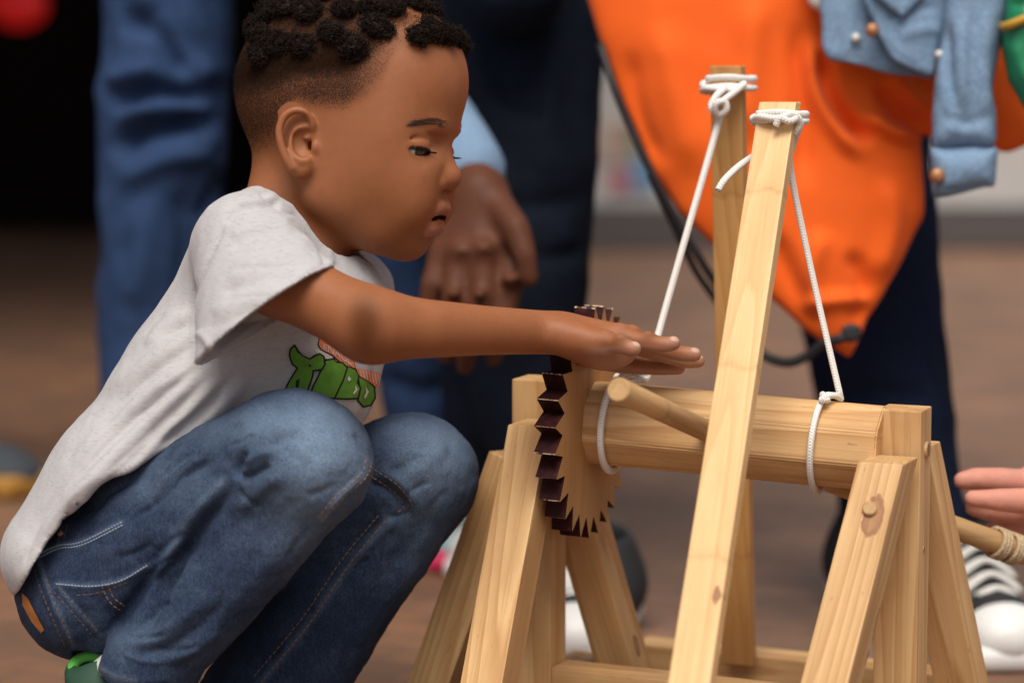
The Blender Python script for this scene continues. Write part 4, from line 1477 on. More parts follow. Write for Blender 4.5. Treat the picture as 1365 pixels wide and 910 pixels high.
    # wear: knees, thigh tops and seam edges rubbed pale
    u, v, d = proj(V)
    nearm = d < 1.975
    g = lambda a, b, r1, r2: np.exp(-(((u - a) / r1) ** 2 + ((v - b) / r2) ** 2))
    wear = np.where(nearm, 0.95 * g(432, 600, 68, 66) + 0.42 * g(320, 560, 95, 30) + 0.32 * g(395, 700, 60, 60) + 0.22 * g(220, 640, 80, 40) + 0.22 * g(190, 850, 70, 26) + 0.06,
                    0.85 * g(585, 610, 58, 52) + 0.38 * g(560, 700, 50, 70) + 0.25 * g(520, 570, 50, 20) + 0.0)
    for pts, w in (([(51, 739), (77, 727), (109, 722), (162, 696)], 4), ([(75, 778), (121, 781), (160, 774), (197, 753)], 4), ([(492, 612), (452, 662), (428, 690)], 4),
                   ([(121, 882), (145, 899), (179, 909)], 5), ([(52, 745), (67, 790), (98, 860)], 3), ([(80, 784), (106, 814), (134, 846)], 3),
                   ([(296, 640), (252, 690), (220, 745)], 6), ([(520, 690), (462, 758), (408, 835), (345, 912)], 6)):
        dist, t, s = poly_dist(u, v, spline(pts, 5))
        wear = np.maximum(wear, wear + 0.30 * np.exp(-(dist / w) ** 2) * (d < (2.3 if pts[0][0] == 520 else 1.975)))
    mask = np.stack([np.clip(wear, 0, 1), wear * 0, wear * 0, np.ones(len(V))], 1)
    return V, F, mask


jv, jf, jm = build_jeans()
jeans = np_obj('jeans', jv, jf, M['denim'], boy)
set_attr(jeans, 'mask', jm)
jeans_bvh = bvh_of(jv, jf)
st = Bag()


def off_line(pts, d):
    sp = spline(pts, 6); t = np.gradient(sp, axis=0); t /= np.linalg.norm(t, axis=1)[:, None]
    return sp + np.stack([-t[:, 1], t[:, 0]], 1) * d


for pts, offs, mi in (
    ([(51, 739), (77, 727), (109, 722), (164, 695)], (0, 4), 1),
    ([(75, 778), (121, 781), (160, 774), (197, 753)], (0,), 1),
    ([(102, 793), (130, 790), (170, 776)], (0,), 2),
    ([(76, 784), (101, 812), (130, 846)], (-3, 6), 2),
    ([(48, 742), (63, 788), (94, 860)], (-4, 7), 2),
    ([(143, 777), (152, 796), (167, 808)], (0, 8), 0),
    ([(512, 693), (464, 751), (411, 829), (346, 908)], (-2, 10), 0),
    ([(491, 614), (484, 634), (451, 664), (425, 693)], (-4, 4), 0),
    ([(497, 629), (527, 649), (545, 673), (534, 688)], (-4, 6), 0),
    ([(121, 880), (145, 897), (182, 907)], (0,), 2),
    ([(86, 697), (80, 727)], (-4, 4), 2),
):
    for o_ in offs: stitches(st, jeans_bvh, off_line(pts, o_), 0.00045 if mi != 1 else 0.0007, 6 if mi != 1 else 3.4, 2.4 if mi != 1 else 1.2, 0.0002, mi)
st.obj('seam_stitching', [M['tan_thread'], M['pale_thread'], M['brown_thread']], jeans)
# leather patch at the waistband and the rivet
lb = Bag()
decal(lb, [[(31, 790), (38, 796), (52, 822), (60, 838), (56, 842), (44, 828), (32, 806)]], jeans_bvh, 0.0012, 0)
if lb.n: lb.obj('waist_patch', [M['leather']], jeans)
X, nn = shoot(jeans_bvh, 81, 711)
if X is not None:
    rv = Bag(); a, b, _ = tube(np.array([X - nn * 0.001, X + nn * 0.0012, X + nn * 0.002]), np.array([0.0024, 0.0024, 0.0012]), 14)
    rv.add(a, b); rv.obj('rivet', [M['copper']], jeans)


# ------------------------------------------------------------------ shoes and socks
def boy_shoe(heel, toe, wid, label=None, open_at=None):
    ax = toe - heel; L = np.linalg.norm(ax); ax = ax / L
    up = CU - ax * (CU @ ax); up /= np.linalg.norm(up); side = np.cross(ax, up)
    B = lambda a, b, c=0.0: heel + ax * a + up * b + side * c
    f = Field(np.minimum(heel, toe) - 0.07, np.maximum(heel, toe) + 0.07, 0.0018)
    f.add(ell(B(0.028, 0.034), (0.034, 0.043, 0.029), [ax, up, side]))
    f.add(cone(B(0.03, 0.026), B(L - 0.035, 0.018), 0.029, 0.022, side, 1.25), 0.02)
    f.add(ell(B(L - 0.035, 0.016), (0.04, 0.022, 0.035), [ax, up, side]), 0.015)
    f.sub(chain([B(0.03, 0.10), B(0.034, 0.062), B(0.06, 0.04)], [0.030, 0.023, 0.018]), 0.003)
    V, F = f.mesh(1)
    sh = np_obj('shoe', V, F, M['bottle_green'], boy, label=label)
    s = Field(np.minimum(heel, toe) - 0.07, np.maximum(heel, toe) + 0.07, 0.0022)
    s.add(slab(B(L / 2 - 0.002, -0.008), (L / 2, 0.009, wid), [ax, up, side], 0.008))
    V, F = s.mesh(1); np_obj('sole', V, F, M['white_rubber'], sh)
    th = np.linspace(0, 2 * math.pi, 40, endpoint=False)
    ring = np.array([B(0.031 + 0.030 * math.cos(t), 0.066 - 0.012 * math.cos(t) + 0.002 * math.sin(2 * t), 0.024 * math.sin(t)) for t in th])
    V, F, _ = tube(ring, 0.0062, 12, closed=True); np_obj('collar_lining', V, F, M['lime'], sh)
    return sh




def near_shoe():
    """heel of the near shoe, lifted off the ground, its padded collar open towards the back"""
    d = 1.925; q = px(1, d)
    c = lambda u, v, e=0.0: P(u, v, d + e)
    f = Field(c(40, 1130, -0.07), c(420, 840, 0.07), 0.0017) if False else Field(np.minimum(c(40, 1130, -.06), c(420, 830, .06)) - 0.03, np.maximum(c(40, 1130, -.06), c(420, 830, .06)) + 0.03, 0.0018)
    f.add(ell(c(134, 930), np.array([46, 58, 42]) * q, [CR, CU, CF]))
    f.add(cone(c(150, 965), c(310, 1045), 48 * q, 38 * q), 0.025)
    f.add(chain([c(122 + 27 * math.cos(t), 896 + 19 * math.sin(t), -0.014 * math.sin(t)) for t in np.linspace(0, 2 * math.pi, 17)], np.full(17, 9 * q)), 0.008)
    f.sub(ell(c(128, 886, 0.004), np.array([25, 26, 22]) * q, [CR, CU, CF]), 0.004)
    V, F = f.mesh(1); sh = np_obj('shoe', V, F, M['bottle_green'], boy)
    pts = np.array([c(121 + 25 * math.cos(t), 892 + 18 * math.sin(t), -0.013 * math.sin(t)) for t in np.linspace(0, 2 * math.pi, 36, endpoint=False)])
    V, F, _ = tube(pts, 7.5 * q, 12, closed=True); np_obj('collar_lining', V, F, M['lime'], sh)
    V, F = solid_sole(c(104, 992), c(330, 1088)); np_obj('sole', V, F, M['white_rubber'], sh)


def solid_sole(a, b):
    ax = (b - a) / np.linalg.norm(b - a); up = CU - ax * (CU @ ax); up /= np.linalg.norm(up); sd = np.cross(ax, up)
    f = Field(np.minimum(a, b) - 0.06, np.maximum(a, b) + 0.06, 0.0022)
    f.add(slab((a + b) / 2, (np.linalg.norm(b - a) / 2, 0.009, 0.031), [ax, up, sd], 0.008))
    return f.mesh(1)


near_shoe()
boy_shoe(P(318, 985, 2.06), P(560, 1032, 2.06), 0.031)
for a, b in ((P(132, 915, 1.925), P(185, 872, 1.915)), (P(352, 960, 2.06), P(372, 915, 2.06))):
    V, F, _ = tube(spline([a + (a - b) * 0.7, a, (a + b) / 2, b], 5), np.full(16, 0.0185), 20)
    np_obj('sock', V, F, M['sock'], boy)
# ================================================================== the wooden siege engine
PHI = R(23)
AX = np.array([math.cos(PHI), -math.sin(PHI), 0.0])      # along the axle, towards the right-hand frame
TX = np.array([math.sin(PHI), math.cos(PHI), 0.0])       # across it, away from the camera
UP = np.array([0.0, 0.0, 1.0])

cbase = P(960, 900, 2.05); cbase[2] = 0
cat = thing('wooden_catapult', cbase, 'pale wooden model siege engine with a dark toothed wheel, corded axle and two tall arms', 'catapult')


def frame_matrix(x, y, z, o):
    m = np.eye(4); m[:3, 0] = x; m[:3, 1] = y; m[:3, 2] = z; m[:3, 3] = o
    return Matrix(m.tolist())


def beam(name, A, B, w, t, wdir, mat, parent=None, endA=None, endB=None, bev=0.0012, label=None):
    """squared timber from A to B; w is its width along wdir, t its thickness; ends may be cut by a plane normal"""
    A = np.asarray(A, float); B = np.asarray(B, float)
    z = B - A; L = np.linalg.norm(z); z /= L
    x = wdir - z * (wdir @ z); x /= np.linalg.norm(x); y = np.cross(z, x)
    mid = (A + B) / 2
    bm = bmesh.new(); vs = []
    for end, c, n in ((0, A, endA), (1, B, endB)):
        n = z if n is None else np.asarray(n, float)
        for sx, sy in ((-1, -1), (1, -1), (1, 1), (-1, 1)):
            p = c + x * sx * w / 2 + y * sy * t / 2
            p = p + z * (((c - p) @ n) / (z @ n))
            q = p - mid
            vs.append(bm.verts.new((q @ x, q @ y, q @ z)))
    bm.faces.new(vs[3::-1]); bm.faces.new(vs[4:])
    for i in range(4):
        j = (i + 1) % 4
        bm.faces.new((vs[i], vs[j], vs[4 + j], vs[4 + i]))
    bmesh.ops.recalc_face_normals(bm, faces=bm.faces[:])
    if bev: bmesh.ops.bevel(bm, geom=bm.edges[:], offset=bev, segments=2, affect='EDGES', profile=0.6)
    me = bpy.data.meshes.new(name); bm.to_mesh(me); bm.free(); me.materials.append(M[mat])
    o = bpy.data.objects.new(name, me)
    if label: o['label'] = label
    return place(o, parent or cat, frame_matrix(x, y, z, mid))


def rod(name, A, B, r0, mat, parent=None, seg=24, r1=None, bev=0.0012, endmat=None):
    A = np.asarray(A, float); B = np.asarray(B, float); r1 = r1 or r0
    z = B - A; L = np.linalg.norm(z); z /= L
    x = np.cross([0.1, 0.2, 1.0], z); x /= np.linalg.norm(x); y = np.cross(z, x)
    pts = [(0, 0, -L / 2), (0, 0, -L / 2), (0, 0, -L / 2 + bev), (0, 0, L / 2 - bev), (0, 0, L / 2), (0, 0, L / 2)]
    rr = [0, r0 - bev, r0, r1, r1 - bev, 0]
    V = []; F = []
    for p, r in zip(pts, rr):
        for k in range(seg):
            a = 2 * math.pi * k / seg
            V.append((r * math.cos(a), r * math.sin(a), p[2]))
    mi = []
    for i in range(5):
        for k in range(seg):
            k2 = (k + 1) % seg
            F.append((i * seg + k, i * seg + k2, (i + 1) * seg + k2, (i + 1) * seg + k)); mi.append(1 if endmat and i in (0, 4) else 0)
    me = bpy.data.meshes.new(name); me.from_pydata(V, [], F); me.validate(); me.update()
    me.materials.append(M[mat])
    if endmat: me.materials.append(M[endmat])
    for i, p in enumerate(me.polygons):
        c = p.center
        p.use_smooth = abs(c.z) < L / 2 - bev * 0.5
        if endmat: p.material_index = 1 if abs(c.z) > L / 2 - bev * 0.5 else 0
    return place(bpy.data.objects.new(name, me), parent or cat, frame_matrix(x, y, z, (A + B) / 2))


SQ = 0.036
# posts
pr_top = P(1206, 543, 1.945); pl_top = P(719, 503, 2.075)
pr_bot = pr_top.copy(); pr_bot[2] = 0.0
pl_bot = pl_top.copy(); pl_bot[2] = 0.0
beam('post', pr_bot, pr_top, SQ, SQ, AX, 'pine')
beam('post', pl_bot, pl_top, SQ, SQ, AX, 'pine')
# braces: A-frames along TX
def brace(ut, vt, dt, ub, vb, db, w=SQ, wd=AX, endB=None):
    A = P(ub, vb, db); B = P(ut, vt, dt)
    z = (B - A) / np.linalg.norm(B - A)
    A = A - z * (A[2] / z[2])                     # run it down to the ground
    return beam('brace', A, B, w, SQ, wd, 'pine', endA=UP, endB=endB)
b_fr = brace(1184, 612, 1.905, 1108, 910, 1.842, endB=UP)
b_br = brace(1216, 590, 1.985, 1282, 910, 2.055, endB=UP)
b_fl = brace(716, 563, 2.030, 653, 910, 1.945, endB=UP)
b_bl = brace(745, 590, 2.110, 838, 910, 2.165, endB=UP)
b_ol = brace(686, 610, 2.10, 580, 910, 2.125, wd=TX)
# rails
zr = 0.083
ml = pl_top.copy(); ml[2] = zr - 0.017; mr = pr_top.copy(); mr[2] = zr - 0.017
beam('rail', ml + AX * 0.0185, mr - AX * 0.0185, SQ - 0.004, 0.034, TX, 'pine')
ra = P(855, 872, 2.275); rb = P(1262, 914, 2.155)
ra[2] = rb[2] = 0.032
beam('rail', ra, rb, 0.036, 0.060, TX, 'pine', label='low rear rail')
fa = P(610, 1100, 1.90); fb = P(1060, 1130, 1.78)
fa[2] = fb[2] = 0.018
beam('rail', fa - TX * 0.02, fb - TX * 0.02, 0.030, 0.034, TX, 'pine')
for c, s in ((pl_bot, 0.0187), (pr_bot, 0.0187)):
    q = c.copy(); q[2] = 0.05
    beam('rail', q - TX * (s + 0.10), q - TX * s, SQ - 0.006, 0.03, AX, 'pine')
    beam('rail', q + TX * s, q + TX * (s + 0.10), SQ - 0.006, 0.03, AX, 'pine')

# axle: a planed log with eight flats
xl = P(779, 561, 2.045); xr = P(1168, 597, 1.952)
xr = xr + (xr - xl) * 0.03
za = (xr - xl) / np.linalg.norm(xr - xl)
xa = np.cross(UP, za); xa /= np.linalg.norm(xa); ya = np.cross(za, xa)
La = np.linalg.norm(xr - xl)
bm = bmesh.new()
vs = []
for e in (-La / 2, La / 2):
    ring = []
    for k in range(8):
        a = 2 * math.pi * (k + 0.35) / 8
        ring.append(bm.verts.new((0.0372 * math.cos(a), 0.0372 * math.sin(a), e)))
    vs.append(ring)
bm.faces.new(vs[0][::-1]); bm.faces.new(vs[1])
for k in range(8): bm.faces.new((vs[0][k], vs[0][(k + 1) % 8], vs[1][(k + 1) % 8], vs[1][k]))
bmesh.ops.bevel(bm, geom=[e for e in bm.edges if len({round(v.co.z, 4) for v in e.verts}) == 2], offset=0.0028, segments=2, affect='EDGES', profile=0.5)
bmesh.ops.bevel(bm, geom=[e for e in bm.edges if abs(abs(e.verts[0].co.z) - La / 2) < 1e-5 and abs(abs(e.verts[1].co.z) - La / 2) < 1e-5], offset=0.0015, segments=2, affect='EDGES')
me = bpy.data.meshes.new('axle'); bm.to_mesh(me); bm.free(); me.materials.append(M['pine'])
axle_o = place(bpy.data.objects.new('axle', me), cat, frame_matrix(xa, ya, za, (xl + xr) / 2))

# ratchet wheel: saw teeth, painted rim
def wheel():
    n = 28; ro, ri, th = 0.0985, 0.0805, 0.0185
    prof = []; kind = []
    for k in range(n):
        a0 = 2 * math.pi * k / n; da = 2 * math.pi / n
        j = lambda: random.uniform(-0.0007, 0.0007)
        prof += [(ri + j(), a0), (ro + j(), a0 + da * 0.60), (ro - 0.0008 + j(), a0 + da * 0.635)]
        kind += [1, 2, 1]
    bm = bmesh.new()
    A = [bm.verts.new((-th / 2, r * math.cos(a), r * math.sin(a))) for r, a in prof]
    B = [bm.verts.new((th / 2, r * math.cos(a), r * math.sin(a))) for r, a in prof]
    N = len(prof)
    for k in range(N):
        f = bm.faces.new((A[k], A[(k + 1) % N], B[(k + 1) % N], B[k])); f.material_index = kind[k]
    f = bm.faces.new(A[::-1]); f.material_index = 0
    f = bm.faces.new(B); f.material_index = 0
    bmesh.ops.recalc_face_normals(bm, faces=bm.faces[:])
    bmesh.ops.triangulate(bm, faces=[f for f in bm.faces if len(f.verts) > 4])
    # worn corners where the paint is chipped off
    me = bpy.data.meshes.new('ratchet_wheel'); bm.to_mesh(me); bm.free()
    for m in ('ply', 'maroon', 'chip'): me.materials.append(M[m])
    o = bpy.data.objects.new('ratchet_wheel', me)
    c = xl + AX * 0.002
    yy = np.cross(UP, za); yy /= np.linalg.norm(yy)
    place(o, cat, frame_matrix(za, yy, np.cross(za, yy), c))
    return o
wheel()
# rope helpers
def rope(name, pts, r=0.0031, n=10, mat='cord', parent=None, sm=8):
    sp = spline(pts, sm)
    V, F, uv = tube(sp, r, n)
    o = np_obj(name, V, F, M[mat], parent or cat)
    lay = o.data.uv_layers.new(name='UVMap')
    vi = np.zeros(len(o.data.loops), np.int32); o.data.loops.foreach_get('vertex_index', vi)
    lay.data.foreach_set('uv', uv[vi].astype(np.float32).ravel())
    return o


def ring_pts(c, axis, r, a0, a1, n=26, drift=0.0):
    x = np.cross(UP, axis); x /= np.linalg.norm(x); y = np.cross(axis, x)
    return [c + axis * drift * t + r * (math.cos(a0 + (a1 - a0) * t) * y + math.sin(a0 + (a1 - a0) * t) * x) for t in np.linspace(0, 1, n)]


def axle_at(u):
    t = (u - 779) / (1168 - 779) / 1.03
    return xl + (xr - xl) * t


# upright arms
bs_b = P(985, 884, 2.20); bs_t = P(970, 88, 2.13)
arm_b = beam('upright_arm', bs_b, bs_t, 0.029, 0.014, AX, 'bamboo', endB=UP, endA=UP, label='orange-brown rear arm')
fs_t = P(1040, 136, 1.985); fs_m = P(922, 910, 1.745)
zf = (fs_m - fs_t) / np.linalg.norm(fs_m - fs_t)
fs_b = fs_t + zf * (fs_t[2] / -zf[2])
arm_f = beam('upright_arm', fs_b, fs_t, 0.0315, 0.014, AX, 'bamboo_pale', endB=UP, endA=UP, label='pale front arm leaning towards the camera')

# cords: each arm is tied at its head and to a loop round the axle
LR = 0.0396
ringl = ring_pts(axle_at(817), za, LR, 0.2, 0.2 + 2 * math.pi, drift=0.006)
rope('cord', [P(961, 150, 2.10), P(948, 198, 2.095), P(914, 316, 2.075), P(880, 436, 2.055), P(862, 503, 2.035)] , sm=10)
rope('cord', ringl, sm=4)
rope('cord', [P(864, 503, 2.035), P(852, 498, 2.02), P(838, 497, 2.015), P(828, 503, 2.012), P(834, 509, 2.008), P(850, 506, 2.012), P(862, 505, 2.03)], 0.0028)
ringr = ring_pts(axle_at(1093), za, LR, 0.2, 0.2 + 2 * math.pi, drift=0.006)
rope('cord', ringr, 0.0027, sm=4)
rope('cord', [P(1052, 205, 1.995), P(1058, 250, 1.995), P(1088, 390, 1.985), P(1121, 532, 1.965)], 0.0027, sm=12)
rope('cord', [P(1121, 532, 1.962), P(1113, 527, 1.952), P(1102, 528, 1.945), P(1095, 533, 1.942), P(1104, 532, 1.945)], 0.0027)


def wrap(u0, u1, v, d, dd, r, turns, dv, ret=False):
    """turns of cord round an upright: front across, back behind"""
    pts = []
    for k in range(turns):
        vv = v + k * dv
        pts += [P(u0 - 3, vv + 2, d), P((u0 + u1) / 2, vv, d - dd * 0.8), P(u1 + 3, vv + 3, d - dd * 0.3), P(u1 + 3, vv + 2, d + dd), P(u0 - 3, vv + dv * .6, d + dd * 1.2)]
    return pts
hz = P(971, 105, 2.13)
q = wrap(945, 997, 103, 2.125, 0.014, 0.003, 2, 12)
rope('cord', q + [P(943, 118, 2.118), P(975, 120, 2.108), P(992, 112, 2.108), P(978, 124, 2.100), P(962, 136, 2.096)], 0.003, sm=7)
rope('cord', [P(966, 118, 2.105), P(955, 128, 2.096), P(948, 142, 2.094), P(957, 153, 2.092), P(968, 147, 2.088), P(966, 136, 2.086), P(955, 138, 2.084), P(953, 149, 2.088), P(961, 153, 2.095)], 0.0031, sm=7)
q = wrap(1012, 1066, 150, 1.975, 0.014, 0.003, 2, 9)
rope('cord', q + [P(1012, 156, 1.968), P(1036, 158, 1.958), P(1056, 152, 1.957), P(1067, 164, 1.962), P(1060, 178, 1.968), P(1066, 168, 1.985), P(1058, 190, 1.995), P(1052, 210, 1.998)], 0.0029, sm=7)
rope('cord', [P(1034, 168, 1.955), P(1040, 158, 1.953), P(1052, 162, 1.953), P(1062, 158, 1.957)], 0.0028, sm=7)
rope('cord', [P(1030, 190, 2.008), P(1008, 206, 2.0), P(985, 222, 1.985), P(966, 240, 1.975), P(957, 254, 1.972)], 0.0030, sm=7)

# turning spoke in the axle, axle pin, pegs
rod('spoke', P(950, 578, 1.972), P(824, 519, 1.78), 0.0088, 'dowel', r1=0.0092)
pin = P(1230, 601, 1.945)
tx = pr_top.copy(); 
fx = pr_top + AX * (SQ / 2); fx[2] = P(1231, 601, 1.935)[2]
rod('axle_pin', fx - AX * 0.01, fx + AX * 0.0022, 0.0068, 'dowel', endmat='dowel_end')
kx = pr_top + AX * (SQ / 2) - TX * 0.002; kx[2] = P(1216, 738, 1.93)[2]
rod('peg', kx - AX * 0.01, kx + AX * 0.0006, 0.0036, 'dowel', endmat='dowel_end')
# peg through the front brace
zb = P(1184, 612, 1.905) - P(1108, 910, 1.842); zb /= np.linalg.norm(zb)
nb = -(TX - zb * (TX @ zb)); nb /= np.linalg.norm(nb)
pc = P(1165, 690, 1.889) 
rod('peg', pc - nb * 0.004, pc + nb * (SQ / 2 + 0.0045), 0.0060, 'dowel')

# throwing arm that runs out to the right, bound with twine
ta, tb = P(1085, 634, 2.0), P(1385, 744, 2.10)
rod('throwing_arm', ta, tb, 0.0088, 'dowel', r1=0.0105)
zt = (tb - ta) / np.linalg.norm(tb - ta)
for u, v in ((1322, 720), (1341, 727)):
    c = ta + zt * (np.linalg.norm(tb - ta) * (u - 1085) / 300)
    rope('binding', ring_pts(c, zt, 0.0122, 0, 2 * math.pi * 3, 60, 0.010), 0.0022, 7, 'twine', sm=2)

# knots and marks where the photograph shows them
knotted(b_fr, [(P(1163, 828, 1.872), 0.0062), (P(1151, 874, 1.86), 0.004), (P(1165, 690, 1.872), 0.0078)])
knotted(b_fl, [(P(668, 760, 1.955), 0.0055), (P(700, 640, 2.0), 0.004)])
knotted(b_bl, [(P(845, 860, 2.15), 0.0050)])
knotted(arm_f, [(P(985, 545, 1.85), 0.0040), (P(957, 795, 1.77), 0.0045)])
knotted(axle_o, [(P(900, 560, 1.985), 0.0048), (P(846, 552, 2.0), 0.0035)])
# ================================================================== people standing behind
def slabpoly(pts, d0, T, rnd=0.01, pillow=0.0, slope=(0, 0)):
    """solid with a pixel-traced outline, standing d0 metres deep and 2T thick, its edge rounded; pillow: swells this far in from the edge"""
    pts = np.asarray(pts, float)
    W = np.array([P(u, v, d) for u, v in pts for d in (d0 - T * 1.2 - 0.02, d0 + T * 1.2 + 0.02)])
    cu, cv = pts.mean(0)

    def fn(X, Y, Z):
        X, Y, Z = np.broadcast_arrays(X, Y, Z)
        Q = np.stack([X.ravel(), Y.ravel(), Z.ravel()], 1).astype(float)
        u, v, d = proj(Q)
        dist = np.full(len(u), 1e9); ins = np.zeros(len(u), bool)
        for i in range(len(pts)):
            a, b = pts[i], pts[(i + 1) % len(pts)]; ab = b - a
            t = np.clip(((u - a[0]) * ab[0] + (v - a[1]) * ab[1]) / max(ab @ ab, 1e-9), 0, 1)
            dist = np.minimum(dist, np.hypot(u - a[0] - t * ab[0], v - a[1] - t * ab[1]))
            c = ((a[1] > v) != (b[1] > v)) & (u < a[0] + (v - a[1]) / (b[1] - a[1] + 1e-12) * ab[0])
            ins ^= c
        sd = np.where(ins, -dist, dist) * d0 / FPX
        T_ = T
        if pillow: T_ = T * (0.25 + 0.75 * np.sqrt(np.clip(-sd / pillow, 0, 1)))
        zz = np.abs(d - d0 - slope[0] * (u - cu) - slope[1] * (v - cv)) - T_
        r = np.hypot(np.maximum(sd + rnd, 0), np.maximum(zz + rnd, 0)) + np.minimum(np.maximum(sd, zz) + rnd, 0) - rnd
        return r.reshape(X.shape)
    return fn, W.min(0), W.max(0)


def solid(prims, h, sm=2, pad=0.02):
    lo, hi = bounds([p[0] for p in prims], pad)
    f = Field(lo, hi, h)
    for p in prims:
        if len(p) > 2 and p[2]: f.sub(p[0], p[1])
        else: f.add(p[0], p[1])
    return f.mesh(sm)


def folded(V, F, folds, noise=0.0, sc=20, dr=(0, 99)):
    N = normals(V, F)
    for pts, amp, w in folds: V = fold(V, N, pts, amp, w, dr=dr)
    if noise: V = V + N * (noise * vnoise(V * sc, 3) + noise * 0.5 * vnoise(V * sc * 2.3, 4))[:, None]
    return V


def pxchain(pts, k=1.0):
    """chain of (u, v, d, radius in pixels)"""
    return chain([P(u, v, d) for u, v, d, r in pts], [px(r, d) * k for u, v, d, r in pts])


def sneaker(heel, toe, parent, upper, sole, cap=None, laces=None, hi=0.085, w=0.042, solh=0.026):
    """laced shoe standing on the ground from heel to toe"""
    heel = np.array([heel[0], heel[1], 0.0]); toe = np.array([toe[0], toe[1], 0.0])
    ax = toe - heel; L = np.linalg.norm(ax); ax /= L
    sd = np.cross(ax, UP)
    B = lambda a, b, c=0.0: heel + ax * a + UP * b + sd * c
    f = [(ell(B(0.05, 0.058), (0.055, 0.058, w), [ax, UP, sd]), 0), (cone(B(0.05, 0.045), B(L - 0.06, 0.036), 0.040, 0.030, sd, 1.2), 0.03),
         (ell(B(L - 0.055, 0.030), (0.058, 0.030, w), [ax, UP, sd]), 0.02), (cone(B(0.055, 0.06), B(0.058, hi), 0.038, 0.036), 0.02),
         (cone(B(0.06, hi - 0.01), B(0.062, hi + 0.05), 0.030, 0.030), 0.006, True)]
    V, F = solid(f, 0.0045, 1); sh = np_obj('shoe', V, F, M[upper], parent)
    V, F = solid([(slab(B(L / 2, solh / 2), (L / 2 + 0.003, solh / 2, w + 0.002), [ax, UP, sd], 0.011), 0)], 0.004, 1)
    np_obj('sole', V, F, M[sole], sh)
    if cap:
        V, F = solid([(ell(B(L - 0.040, 0.030), (0.045, 0.034, w + 0.0015), [ax, UP, sd]), 0)], 0.004, 1); np_obj('toe_cap', V, F, M[cap], sh)
    if laces:
        lb = Bag()
        for k in range(5):
            t = 0.38 + 0.085 * k
            yy = np.interp(t, [0.3, 0.75], [hi + 0.008, 0.068])
            for s in (1, -1):
                V, F, _ = tube(spline([B(L * t, yy - 0.016, s * 0.030), B(L * (t + 0.03), yy, 0), B(L * (t + 0.05), yy - 0.018, -s * 0.030)], 5), 0.0035, 6); lb.add(V, F)
        lb.obj('laces', [M[laces]], sh)
    return sh


def trunk(parent, hip, sh, col, head=True, arms=(), r=0.15, name='jacket', skin='skin_dark', hands=()):
    """clothed trunk above the frame, with a plain head on it"""
    hip = np.asarray(hip, float); sh = np.asarray(sh, float)
    pr_ = [(cone(hip, sh, r, r * 1.05, np.array([1.0, 0, 0]), 1.25), 0), (cone(sh - [0.16, 0, 0.02], sh + [0.16, 0, -0.02], 0.07, 0.07), 0.08)]
    for a in arms: pr_.append((a, 0.04))
    V, F = solid(pr_, 0.009, 2); V = folded(V, F, [], 0.004, 14)
    j = np_obj(name, V, F, M[col], parent)
    hd = [(cone(sh, sh + [0, -0.02, 0.14], 0.055, 0.05), 0), (ell(sh + [0, -0.03, 0.25], (0.075, 0.095, 0.12)), 0.03), (cone(sh + [0, -0.12, 0.25], sh + [0, -0.14, 0.225], 0.008, 0.014), 0.015),
          (ell(sh + [0.08, -0.02, 0.25], (0.012, 0.02, 0.032)), 0.005), (ell(sh + [-0.08, -0.02, 0.25], (0.012, 0.02, 0.032)), 0.005)]
    return j, hd


def hand_bg(wr, mcps, fingers, d, rs):
    """hand as skinned tubes: wrist, palm to the knuckles, five fingers"""
    out = []
    for m in mcps: out.append((cone(P(*wr), P(*m), px(rs[0], d), px(rs[1], d)), 0.012))
    for f in fingers: out.append((chain([P(*q[:3]) for q in f], [px(q[3], d) for q in f]), 0.007))
    return out


# ------------------------------------------------------------------ blue jeans on the left, one hand hanging down
pa = thing('person', ground(300, 770), 'adult in mid-blue jeans behind the boy, one hand hanging by his chin', 'person')
leg1 = [(235, -330, 2.98, 98), (224, 0, 2.96, 90), (218, 180, 2.95, 85), (205, 450, 2.97, 74), (196, 742, 2.98, 52)]
leg2 = [(420, -330, 2.98, 98), (520, 150, 3.0, 86), (556, 420, 3.0, 76), (588, 600, 3.02, 60), (604, 668, 3.03, 50)]
V, F = solid([(pxchain(leg1), 0), (pxchain(leg2), 0.03), (cone(P(235, -330, 2.98), P(420, -330, 2.98), 0.115, 0.115), 0.06), (cone(P(235, -420, 2.98), P(420, -420, 2.98), 0.12, 0.12), 0.06)], 0.0065)
V = folded(V, F, [([(150, 30), (200, 34), (235, 74), (262, 110)], -26, 17), ([(140, 140), (205, 122), (285, 135)], -26, 13), ([(138, 208), (200, 172), (300, 160)], -30, 15),
                  ([(200, 10), (245, 80), (300, 108)], 16, 15), ([(145, 165), (210, 147), (290, 148)], 15, 11), ([(140, 112), (190, 95), (215, 96)], 14, 12), ([(150, 250), (220, 212), (290, 205)], 14, 16),
                  ([(170, 420), (190, 330), (180, 260)], 10, 20), ([(235, 450), (250, 330), (240, 240)], -12, 18), ([(260, 300), (285, 260), (300, 220)], -12, 12), ([(500, 420), (560, 440), (610, 425)], -14, 12), ([(500, 500), (560, 520), (610, 505)], -14, 12)], 0.005, 16)
np_obj('jeans', V, F, M['denim_blue'], pa)
sl = pxchain([(300, -420, 2.9, 66), (430, -40, 2.76, 58), (552, 122, 2.62, 56), (630, 226, 2.52, 47)])
j, hd = trunk(pa, P(330, -430, 2.98), P(330, -900, 2.96), 'denim_pale', arms=(sl,))
